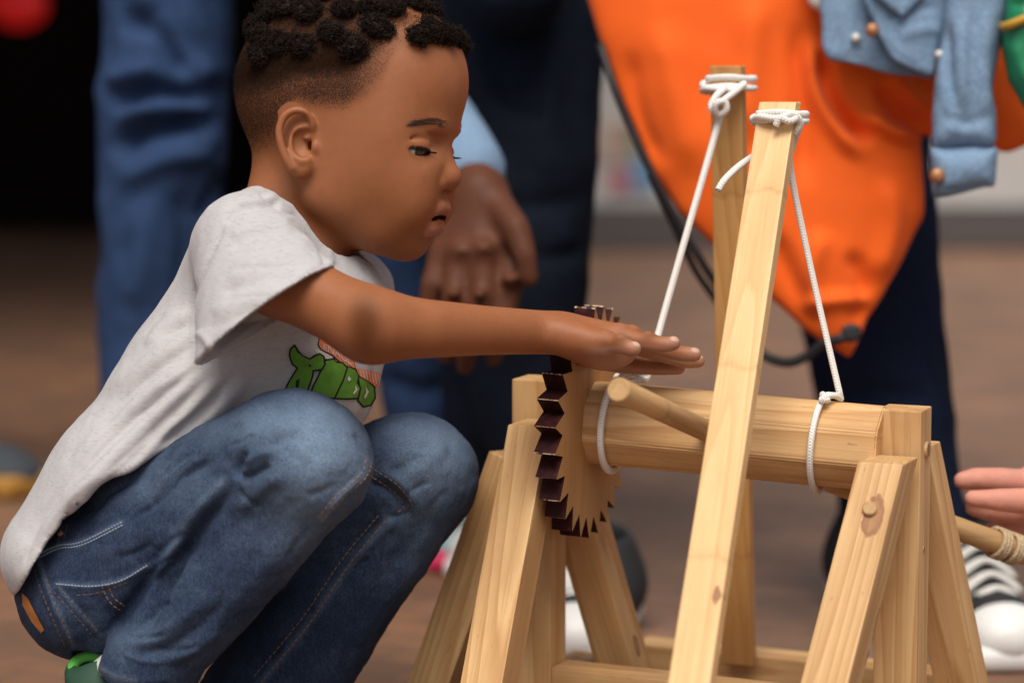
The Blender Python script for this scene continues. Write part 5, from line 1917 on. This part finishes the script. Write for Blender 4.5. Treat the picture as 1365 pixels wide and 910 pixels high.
hd += hand_bg((640, 262, 2.49), [(674, 328, 2.465), (644, 342, 2.455), (614, 344, 2.465), (590, 336, 2.48)],
              [[(674, 324, 2.465, 20), (682, 372, 2.452, 18.5), (668, 430, 2.445, 16), (658, 476, 2.47, 12.5)], [(644, 340, 2.455, 20), (644, 392, 2.445, 19), (628, 446, 2.44, 16), (620, 488, 2.47, 12)],
               [(614, 343, 2.465, 19), (606, 392, 2.452, 18), (598, 440, 2.45, 15), (594, 474, 2.47, 12)], [(590, 336, 2.48, 17), (576, 380, 2.468, 16), (570, 414, 2.47, 13), (568, 440, 2.49, 11)],
               [(664, 274, 2.47, 22), (688, 304, 2.44, 18.5), (700, 342, 2.43, 15.5), (706, 371, 2.43, 12)]], 2.46, (31, 20))
for u, v, d, r in ((674, 318, 2.452, 11), (644, 330, 2.442, 12), (613, 333, 2.452, 11), (678, 372, 2.430, 9), (640, 392, 2.420, 9), (604, 392, 2.43, 8)):
    hd.append((ell(P(u, v, d), np.array([1, 1.2, 0.7]) * px(r, d)), 0.012))
hd.append((pxchain([(300, -420, 2.9, 40), (430, -40, 2.76, 36), (552, 122, 2.62, 34), (640, 262, 2.49, 31)]), 0.02)); hd.append((cone(P(300, -420, 2.9), P(330, -900, 2.96), 0.04, 0.07), 0.03))
V, F = solid(hd, 0.0042, 1); np_obj('body', V, F, M['skin_dark'], pa)
g1 = ground(604, 735); g2 = ground(618, 772)
s1 = sneaker(g1 + [0, 0.11, 0], g1 + [0.015, -0.13, 0], pa, 'teal_mesh', 'pink_mesh', None, 'white_cloth')
s2 = sneaker(ground(196, 745) + [0, 0.08, 0], ground(196, 745) + [-0.01, -0.16, 0], pa, 'teal_mesh', 'pink_mesh', None, 'white_cloth')

# ------------------------------------------------------------------ ink-blue jeans in the middle
pb = thing('person', ground(740, 840), 'adult in dark ink-blue jeans and dark jacket standing right behind the boy', 'person')
leg1 = [(706, -330, 2.74, 118), (706, 0, 2.74, 104), (700, 190, 2.73, 97), (693, 390, 2.72, 91), (712, 560, 2.72, 74), (748, 690, 2.68, 50), (772, 772, 2.64, 40)]
leg2 = [(640, -330, 2.85, 110), (640, 200, 2.86, 86), (650, 420, 2.87, 70), (644, 600, 2.9, 48), (642, 660, 2.92, 40)]
V, F = solid([(pxchain(leg1), 0), (pxchain(leg2), 0.03), (cone(P(610, -400, 2.8), P(760, -400, 2.78), 0.12, 0.12), 0.06)], 0.0065)
V = folded(V, F, [([(620, 250), (700, 275), (790, 262)], -6, 14), ([(650, 330), (720, 345), (790, 330)], -6, 12), ([(720, 60), (730, 160), (715, 260)], 7, 22), ([(640, 110), (690, 150), (740, 150)], -5, 14)], 0.004, 16)
np_obj('jeans', V, F, M['denim_dark'], pb)
j, hd = trunk(pb, P(690, -420, 2.78), P(700, -980, 2.76), 'denim_dark', arms=(pxchain([(640, -330, 2.72, 90), (672, -90, 2.62, 82), (682, -28, 2.60, 78)]),))
V, F = solid(hd, 0.006, 1); np_obj('body', V, F, M['skin_dark'], pb)
sneaker(ground(806, 822), ground(762, 898), pb, 'black_canvas', 'white_rubber', 'white_rubber', 'white_cloth')
sneaker(ground(640, 760) + [0.02, 0.15, 0], ground(640, 760) + [0.0, -0.06, 0], pb, 'black_canvas', 'white_rubber', 'white_rubber', 'white_cloth')

# ------------------------------------------------------------------ navy trousers on the right, carrying the orange bag
pc_ = thing('person', ground(1240, 870), 'adult in navy trousers and black and white sneakers behind the orange drawstring bag', 'person')
leg1 = [(1150, -330, 2.66, 120), (1150, 230, 2.66, 92), (1172, 420, 2.64, 86), (1196, 560, 2.62, 80), (1224, 660, 2.60, 58), (1262, 740, 2.60, 42)]
leg2 = [(1090, -330, 2.76, 110), (1120, 300, 2.76, 80), (1150, 500, 2.76, 66), (1152, 640, 2.76, 40), (1150, 690, 2.76, 34)]
V, F = solid([(pxchain(leg1), 0), (pxchain(leg2), 0.03), (cone(P(1080, -400, 2.72), P(1210, -400, 2.70), 0.12, 0.12), 0.06)], 0.0065)
V = folded(V, F, [([(1100, 530), (1180, 520), (1265, 540)], -6, 12), ([(1230, 420), (1235, 520), (1250, 620)], 6, 14)], 0.004, 16)
np_obj('trousers', V, F, M['navy'], pc_)
j, hd = trunk(pc_, P(1130, -420, 2.72), P(1130, -1000, 2.70), 'white_cloth', name='shirt')
V, F = solid([(slabpoly([(1060, -120), (1068, -30), (1078, 8), (1105, 22), (1140, 20), (1165, 5), (1170, -120)], 2.40, 0.012, 0.008), 0)], 0.004); np_obj('shirt_tail', V, F, M['white_cloth'], j)
V, F = solid(hd, 0.006, 1); np_obj('body', V, F, M['skin_dark'], pc_)
sneaker(ground(1262, 812), ground(1352, 898), pc_, 'black_canvas', 'white_rubber', 'white_rubber', 'white_cloth', hi=0.11)
sneaker(ground(1150, 790), ground(1185, 850), pc_, 'black_canvas', 'white_rubber', 'white_rubber', 'white_cloth')

# ------------------------------------------------------------------ orange drawstring bag
bag_o = thing('drawstring_bag', P(1040, 478, 2.45), 'bright orange nylon drawstring bag hanging with its corner down', 'bag')
out = [(760, -90), (786, 0), (806, 70), (830, 145), (862, 215), (905, 285), (960, 338), (1015, 388), (1072, 438), (1132, 478), (1160, 425), (1198, 358), (1233, 288), (1228, 178), (1246, 186), (1300, 200), (1345, 203), (1390, 180), (1420, 60), (1420, -90)]
V, F = solid([(slabpoly(out, 2.45, 0.030, 0.004, 0.06), 0)], 0.0042, 2)
V = folded(V, F, [([(1095, 60), (1102, 120), (1130, 165), (1168, 192)], -24, 10), ([(1075, 40), (1088, 120), (1125, 185), (1165, 215)], 15, 11), ([(1165, 110), (1200, 150), (1238, 176)], -17, 9),
                  ([(1185, 95), (1215, 125), (1245, 150)], 12, 8), ([(1150, 150), (1185, 175), (1225, 185)], 14, 8), ([(1062, 20), (1070, 130), (1072, 260)], -10, 15), ([(1010, -20), (1000, 80), (985, 200)], 10, 22),
                  ([(880, 20), (900, 130), (930, 240)], 8, 22), ([(1100, 300), (1080, 370), (1090, 430)], 10, 15), ([(1130, 330), (1150, 380), (1142, 440)], -8, 12), ([(1020, 300), (1060, 380), (1100, 440)], -7, 14),
                  ([(1060, 410), (1110, 400), (1170, 398)], 8, 10), ([(840, 60), (850, 150), (885, 230)], -7, 14), ([(1180, 230), (1190, 300), (1165, 380)], 8, 15)], 0.003, 13)
np_obj('fabric', V, F, M['orange'], bag_o)
V, F = solid([(slabpoly([(1120, 436), (1134, 430), (1148, 434), (1148, 452), (1132, 458), (1121, 452)], 2.418, 0.003, 0.0015), 0)], 0.0025, 1); np_obj('corner_tab', V, F, M['black_cord'], bag_o)
for pts, r in (([(800, 60, 2.43), (816, 110, 2.41), (838, 165, 2.41), (866, 226, 2.41), (906, 300, 2.42), (936, 350, 2.43), (962, 390, 2.45), (1000, 450, 2.47)], 0.0042),
               ([(866, 232, 2.43), (900, 305, 2.44), (928, 362, 2.46), (958, 405, 2.48), (985, 450, 2.49)], 0.0036),
               ([(1000, 452, 2.47), (1020, 474, 2.46), (1050, 483, 2.44), (1078, 473, 2.43), (1098, 458, 2.42), (1125, 450, 2.41)], 0.0052)):
    V, F, _ = tube(spline([P(*q) for q in pts], 6), r, 8); np_obj('drawcord', V, F, M['black_cord'], bag_o)

# ------------------------------------------------------------------ denim jacket hung over it
jk = thing('denim_jacket', P(1280, 265, 2.36), 'pale blue denim jacket with copper buttons hanging over the orange bag', 'jacket')
V, F = solid([(slabpoly([(1092, -90), (1094, 62), (1104, 80), (1180, 97), (1243, 107), (1262, 40), (1275, -90)], 2.375, 0.010, 0.006), 0)], 0.0035)
V = folded(V, F, [([(1100, 70), (1180, 90), (1240, 98)], -1.5, 3), ([(1160, -40), (1190, 30), (1240, 60)], 3, 10)], 0.002, 30)
bd = np_obj('body_panel', V, F, M['denim_pale'], jk)
V, F = solid([(slabpoly([(1138, -90), (1150, 0), (1168, 48), (1192, 82), (1244, 106), (1262, 20), (1268, -90)], 2.352, 0.008, 0.006), 0)], 0.003)
V = folded(V, F, [([(1172, 45), (1196, 74), (1236, 94)], -1.5, 3), ([(1195, 50), (1230, 40), (1260, 42)], 3, 8), ([(1180, 20), (1220, 10), (1260, 12)], -2.5, 6)], 0.002, 30)
pk = np_obj('front_placket', V, F, M['denim_pale'], jk)
V, F = solid([(slabpoly([(1150, -90), (1160, -10), (1203, 26), (1240, -14), (1248, -90)], 2.340, 0.005, 0.003), 0)], 0.003); np_obj('pocket_flap', V, F, M['denim_pale'], jk)
V, F = solid([(slabpoly([(1262, -90), (1254, 40), (1243, 130), (1241, 200), (1328, 196), (1322, 120), (1338, 40), (1352, -90)], 2.335, 0.030, 0.022), 0)], 0.0035)
V = folded(V, F, [([(1260, 20), (1268, 110), (1290, 180)], -7, 8), ([(1300, -20), (1296, 80), (1306, 180)], -2.5, 3), ([(1282, 0), (1280, 100), (1272, 190)], 5, 9), ([(1320, 0), (1312, 90), (1318, 180)], 4, 9), ([(1250, 150), (1290, 165), (1325, 150)], -3, 7)], 0.0025, 26)
sv_ = np_obj('sleeve', V, F, M['denim_pale'], jk)
V, F = solid([(slabpoly([(1240, 197), (1243, 262), (1262, 265), (1326, 249), (1331, 196), (1300, 192)], 2.335, 0.033, 0.024), 0), (slabpoly([(1256, 259), (1272, 258), (1316, 247), (1320, 300), (1256, 300)], 2.335, 0.022, 0.015), 0.002, True)], 0.003)
V = folded(V, F, [([(1243, 204), (1285, 201), (1330, 203)], -1.8, 3), ([(1246, 254), (1285, 250), (1328, 241)], -1.2, 2.5)], 0.001, 40)
cf = np_obj('cuff', V, F, M['denim_pale'], sv_)
for u, v, d, r, m, par in ((1163, 40, 2.340, 9, 'copper', pk), (1141, 51, 2.362, 6.5, 'steel', bd), (1252, 73, 2.322, 6, 'steel', pk), (1250, 234, 2.302, 10, 'copper', cf)):
    c = P(u, v, d)
    V, F, _ = tube(np.array([c + CF * 0.006, c, c - CF * 0.002, c - CF * 0.0035]), np.array([1, 1, 0.86, 0.4]) * px(r, d), 18); np_obj('button', V, F, M[m], par)

gp = thing('green_bag', P(1380, 150, 2.32), 'shiny green pouch with a yellow band at the right edge of the picture', 'pouch')
V, F = solid([(slabpoly([(1350, -90), (1338, 20), (1334, 60), (1344, 108), (1368, 146), (1420, 150), (1440, -90)], 2.32, 0.04, 0.03), 0)], 0.004)
V = folded(V, F, [([(1350, 50), (1362, 90), (1385, 130)], 4, 9), ([(1345, 10), (1365, 5), (1390, 12)], -4, 6)], 0.002, 20)
np_obj('fabric', V, F, M['green_nylon'], gp)
V, F, _ = tube(spline([P(1336, 36, 2.31), P(1345, 34, 2.285), P(1370, 24, 2.276), P(1410, 12, 2.276)], 6), px(6, 2.3), 8); np_obj('band', V, F, M['yellow'], gp)

# ------------------------------------------------------------------ pale hand reaching in from the right
pd = thing('person', ground(1700, 900), 'person out of frame whose pale pink hand reaches in at the right edge', 'person')
dd_ = 2.16
hd = hand_bg((1440, 672, dd_), [(1385, 645, 2.15), (1388, 664, 2.16), (1388, 682, 2.17), (1388, 694, 2.18)],
             [[(1385, 646, 2.15, 19), (1335, 640, 2.13, 17), (1300, 638, 2.12, 15), (1283, 640, 2.12, 12)], [(1386, 660, 2.16, 18), (1345, 655, 2.15, 16), (1318, 652, 2.15, 14), (1300, 652, 2.15, 11)],
              [(1388, 678, 2.17, 18), (1345, 682, 2.15, 16), (1318, 680, 2.14, 14), (1298, 676, 2.14, 12)], [(1390, 694, 2.18, 17), (1355, 702, 2.17, 15), (1335, 706, 2.17, 13), (1322, 706, 2.17, 11)],
              [(1420, 655, 2.13, 22), (1375, 668, 2.10, 18), (1330, 666, 2.09, 15), (1296, 664, 2.09, 11)]], dd_, (44, 30))
hd.append((pxchain([(1440, 672, 2.16, 42), (1600, 640, 2.25, 55)]), 0.02)); hd.append((pxchain([(1600, 640, 2.25, 55), (1720, 100, 2.5, 70)]), 0.03))
sh = P(1780, -100, 2.6)
hd += [(cone(sh, sh + [0, -0.02, 0.14], 0.055, 0.05), 0.03), (ell(sh + [-0.02, -0.03, 0.25], (0.095, 0.075, 0.12)), 0.03), (cone(sh + [-0.11, -0.03, 0.25], sh + [-0.13, -0.03, 0.225], 0.008, 0.014), 0.015), (cone(P(1720, 100, 2.5), sh, 0.05, 0.07), 0.04)]
V, F = solid(hd, 0.0034, 1); np_obj('body', V, F, M['skin_pale'], pd)
V, F = solid([(cone(P(1800, 560, 2.65), sh, 0.15, 0.14, np.array([0, 1.0, 0]), 1.25), 0), (pxchain([(1650, 420, 2.36, 82), (1730, 80, 2.5, 90)]), 0.03)], 0.009); np_obj('jumper', V, F, M['navy'], pd)
gg = ground(1800, 800); gg = np.array([gg[0], P(1800, 560, 2.65)[1], 0])
V, F = solid([(cone(P(1800, 560, 2.65) + [0, 0.1, 0], gg + [0.02, 0.12, 0.12], 0.10, 0.055), 0), (cone(P(1800, 560, 2.65) + [0, -0.1, 0], gg + [0.02, -0.12, 0.12], 0.10, 0.055), 0.02)], 0.009); np_obj('trousers', V, F, M['denim_dark'], pd)
for s in (0.12, -0.12): sneaker(gg + [0.08, s, 0], gg + [-0.17, s, 0], pd, 'grey_shoe', 'white_rubber')

# ------------------------------------------------------------------ foot at the left edge
pe = thing('person', ground(-90, 660), 'person out of frame with one dark grey ochre-soled shoe at the left edge', 'person')
ge = ground(-80, 655)
sneaker(ground(-95, 640), ground(44, 664), pe, 'grey_shoe', 'gum', None, None, solh=0.034, w=0.046)
sneaker(ground(-260, 640), ground(-150, 680), pe, 'grey_shoe', 'gum', None, None, solh=0.034, w=0.046)
V, F = solid([(cone(ge + [-0.02, 0, 0.13], ge + [-0.10, 0.05, 0.85], 0.06, 0.10), 0), (cone(ground(-230, 645) + [0, 0, 0.13], ge + [-0.18, 0.05, 0.85], 0.06, 0.10), 0.03)], 0.009); np_obj('trousers', V, F, M['black_canvas'], pe)
j, hd = trunk(pe, ge + [-0.14, 0.05, 0.9], ge + [-0.14, 0.05, 1.4], 'black_canvas', r=0.13)
V, F = solid(hd, 0.008, 1); np_obj('body', V, F, M['skin_dark'], pe)
# ================================================================== the square: paving, kerb wall, dark arcade
def box(name, lo, hi, mat, parent=None, bev=0.01):
    lo = np.asarray(lo, float); hi = np.asarray(hi, float)
    bm = bmesh.new(); bmesh.ops.create_cube(bm, size=1.0)
    for v in bm.verts: v.co = Vector([v.co[i] * (hi - lo)[i] for i in range(3)])
    if bev: bmesh.ops.bevel(bm, geom=bm.edges[:], offset=bev, segments=2, affect='EDGES')
    me = bpy.data.meshes.new(name); bm.to_mesh(me); bm.free(); me.materials.append(mat)
    o = bpy.data.objects.new(name, me)
    m = np.eye(4); m[:3, 3] = (lo + hi) / 2
    return place(o, parent, m.tolist())


t = NT('red_brick_paving')
v = t.obj((1, 1, 1), (0, 0, R(31)))
bk = t.n('ShaderNodeTexBrick'); t.l(v, bk.inputs['Vector'])
bk.inputs['Scale'].default_value = 4.6; bk.inputs['Mortar Size'].default_value = 0.012; bk.inputs['Bias'].default_value = 0.0
bk.inputs['Color1'].default_value = (0.22, 0.112, 0.064, 1); bk.inputs['Color2'].default_value = (0.36, 0.172, 0.092, 1); bk.inputs['Mortar'].default_value = (0.15, 0.11, 0.085, 1)
n1 = t.noise(v, 3.0, 5, 0.65); n2 = t.noise(v, 60, 4, 0.6)
c = t.mix(t.ramp(n1, [(0.38, 0.0), (0.62, 0.8)]), bk.outputs['Color'], (0.15, 0.09, 0.06))
c = t.mix(t.math('MULTIPLY', n2, 0.35), c, (0.11, 0.068, 0.05))
t.set(Base_Color=c, Roughness=t.math('ADD', t.math('MULTIPLY', n1, 0.35), 0.32), Normal=t.bump(t.math('ADD', bk.outputs['Fac'], n2), 0.004, 0.5))
t.b.inputs['Specular IOR Level'].default_value = 0.3
gm = bpy.data.meshes.new('ground')
gm.from_pydata([(-150, -150, 0), (150, -150, 0), (150, 150, 0), (-150, 150, 0)], [], [(0, 1, 2, 3)]); gm.materials.append(t.m)
g = bpy.data.objects.new('ground', gm); COL.objects.link(g); tag(g, kind='structure')

t = NT('grey_render'); f = t.noise(t.obj(), 1.4, 5, 0.6)
t.set(Base_Color=t.ramp(f, [(0.3, (0.30, 0.28, 0.265)), (0.5, (0.46, 0.44, 0.42)), (0.75, (0.54, 0.51, 0.49))]), Roughness=0.9); grey = t.m
M['plinth'] = plain('dark_plinth', (0.085, 0.072, 0.070), 0.8)
M['arcade'] = plain('shade_toned_boards', (0.007, 0.0045, 0.0035), 0.9, 0.05)  # near-black colour puts the deep shade under the roof into the boards
w = thing('stone_wall', (2.6, 6.2, 0), 'low grey rendered wall with a darker plinth across the far side of the square', 'wall')
box('wall_face', (-0.2, 6.2, 0.14), (9.5, 6.5, 1.5), grey, w)
box('plinth', (-0.2, 6.14, 0), (9.5, 6.5, 0.138), M['plinth'], w)
box('coping', (-0.25, 6.15, 1.502), (9.55, 6.55, 1.56), grey, w)
for (u, v, hw, hh, col, lab) in ((822, 190, 20, 26, (0.42, 0.30, 0.24), 'beige paper notice on the far grey wall'), (856, 232, 18, 22, (0.14, 0.26, 0.40), 'blue paper notice on the far grey wall'),
                                 (826, 243, 13, 12, (0.45, 0.10, 0.13), 'small red paper notice below the beige one'), (846, 182, 12, 16, (0.22, 0.34, 0.16), 'small green paper notice beside the beige one'),
                                 (860, 310, 34, 12, (0.38, 0.42, 0.38), 'wide pale green strip notice low on the far wall')):
    d = 8.18
    c = P(u, v, d); sx, sz = px(hw, d), px(hh, d)
    o = box('wall_notice', (c[0] - sx, 6.186, c[2] - sz), (c[0] + sx, 6.198, c[2] + sz), plain('notice_paper', col, 0.8), None, 0.001)
    tag(o, lab, 'notice', 'paper notices on the far wall')
b = thing('arcade', (-4.5, 6.0, 0), 'dark unlit timber arcade with a deep roof filling the left background', 'building')
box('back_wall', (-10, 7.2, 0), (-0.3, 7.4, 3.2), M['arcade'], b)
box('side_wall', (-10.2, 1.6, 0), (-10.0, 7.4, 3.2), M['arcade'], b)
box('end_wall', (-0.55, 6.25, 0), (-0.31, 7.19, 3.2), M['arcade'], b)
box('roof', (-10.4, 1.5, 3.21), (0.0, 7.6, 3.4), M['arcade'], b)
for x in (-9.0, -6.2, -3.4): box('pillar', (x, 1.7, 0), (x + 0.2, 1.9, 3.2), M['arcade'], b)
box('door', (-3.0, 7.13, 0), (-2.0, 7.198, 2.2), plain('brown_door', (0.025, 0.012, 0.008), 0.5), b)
# unidentified red spot inside; its glow is added so it shows in the dark
lm = thing('red_glow_spot', P(24, 8, 7.5), 'blurred red spot with an added glow in the dark arcade, top left corner', 'lamp')
t = NT('red_glow'); t.set(Base_Color=(0.3, 0.006, 0.006, 1), Roughness=0.4); t.b.inputs['Emission Color'].default_value = (1, 0.02, 0.015, 1); t.b.inputs['Emission Strength'].default_value = 0.10
c = P(24, 6, 7.5)
V, F = solid([(ell(c, (0.09, 0.09, 0.075)), 0)], 0.012, 1); np_obj('glow_globe', V, F, t.m, lm)
V, F, _ = tube(np.array([c + [0, 0, 0.06], c + [0, 0, 0.10], [c[0], c[1], 3.2]]), np.array([0.03, 0.008, 0.008]), 10); np_obj('hanging_rod', V, F, M['black_cord'], lm)
# ================================================================== camera, sky, sun
cam = bpy.data.cameras.new('camera'); co = bpy.data.objects.new('camera', cam); COL.objects.link(co)
co.matrix_world = Matrix.Translation(Vector(CAM)) @ Matrix(np.array([CR, CU, -CF]).T.tolist()).to_4x4()
cam.sensor_width = 36; cam.lens = 36 * FPX / 1365.0
cam.clip_start = 0.05; cam.clip_end = 2000
cam.dof.use_dof = True; cam.dof.focus_distance = 1.955; cam.dof.aperture_fstop = 2.7
cam.dof.aperture_blades = 9
scene.camera = co

world = bpy.data.worlds.new('World'); scene.world = world; world.use_nodes = True
nt = world.node_tree
sky = nt.nodes.new('ShaderNodeTexSky'); sky.sky_type = 'NISHITA'; sky.sun_disc = False
SUN_EL, SUN_AZ = R(62), R(186)      # azimuth clockwise from +Y: behind the camera, high up
sky.sun_elevation = SUN_EL; sky.sun_rotation = SUN_AZ
sky.air_density = 1.0; sky.dust_density = 3.0; sky.ozone_density = 1.0
bgn = nt.nodes['Background']; 
hs = nt.nodes.new('ShaderNodeHueSaturation'); hs.inputs['Saturation'].default_value = 0.45      # thin cloud: a paler, less blue sky
nt.links.new(sky.outputs[0], hs.inputs['Color']); nt.links.new(hs.outputs[0], bgn.inputs[0]); bgn.inputs[1].default_value = 0.05
sun = bpy.data.lights.new('sun', 'SUN'); sun.energy = 1.5; sun.angle = R(38); sun.color = (1.0, 0.93, 0.83)
so = bpy.data.objects.new('sun', sun); COL.objects.link(so)
sd = Vector((math.sin(SUN_AZ) * math.cos(SUN_EL), math.cos(SUN_AZ) * math.cos(SUN_EL), math.sin(SUN_EL)))
so.rotation_euler = sd.to_track_quat('Z', 'Y').to_euler()
so.location = (0, 0, 6)

scene.view_settings.view_transform = 'Standard'; scene.view_settings.look = 'None'
scene.view_settings.gamma = 1.0; scene.view_settings.exposure = 1.16
scene.render.engine = 'CYCLES'
scene.cycles.max_bounces = 6; scene.cycles.use_denoising = True
scene.cycles.sample_clamp_indirect = 4
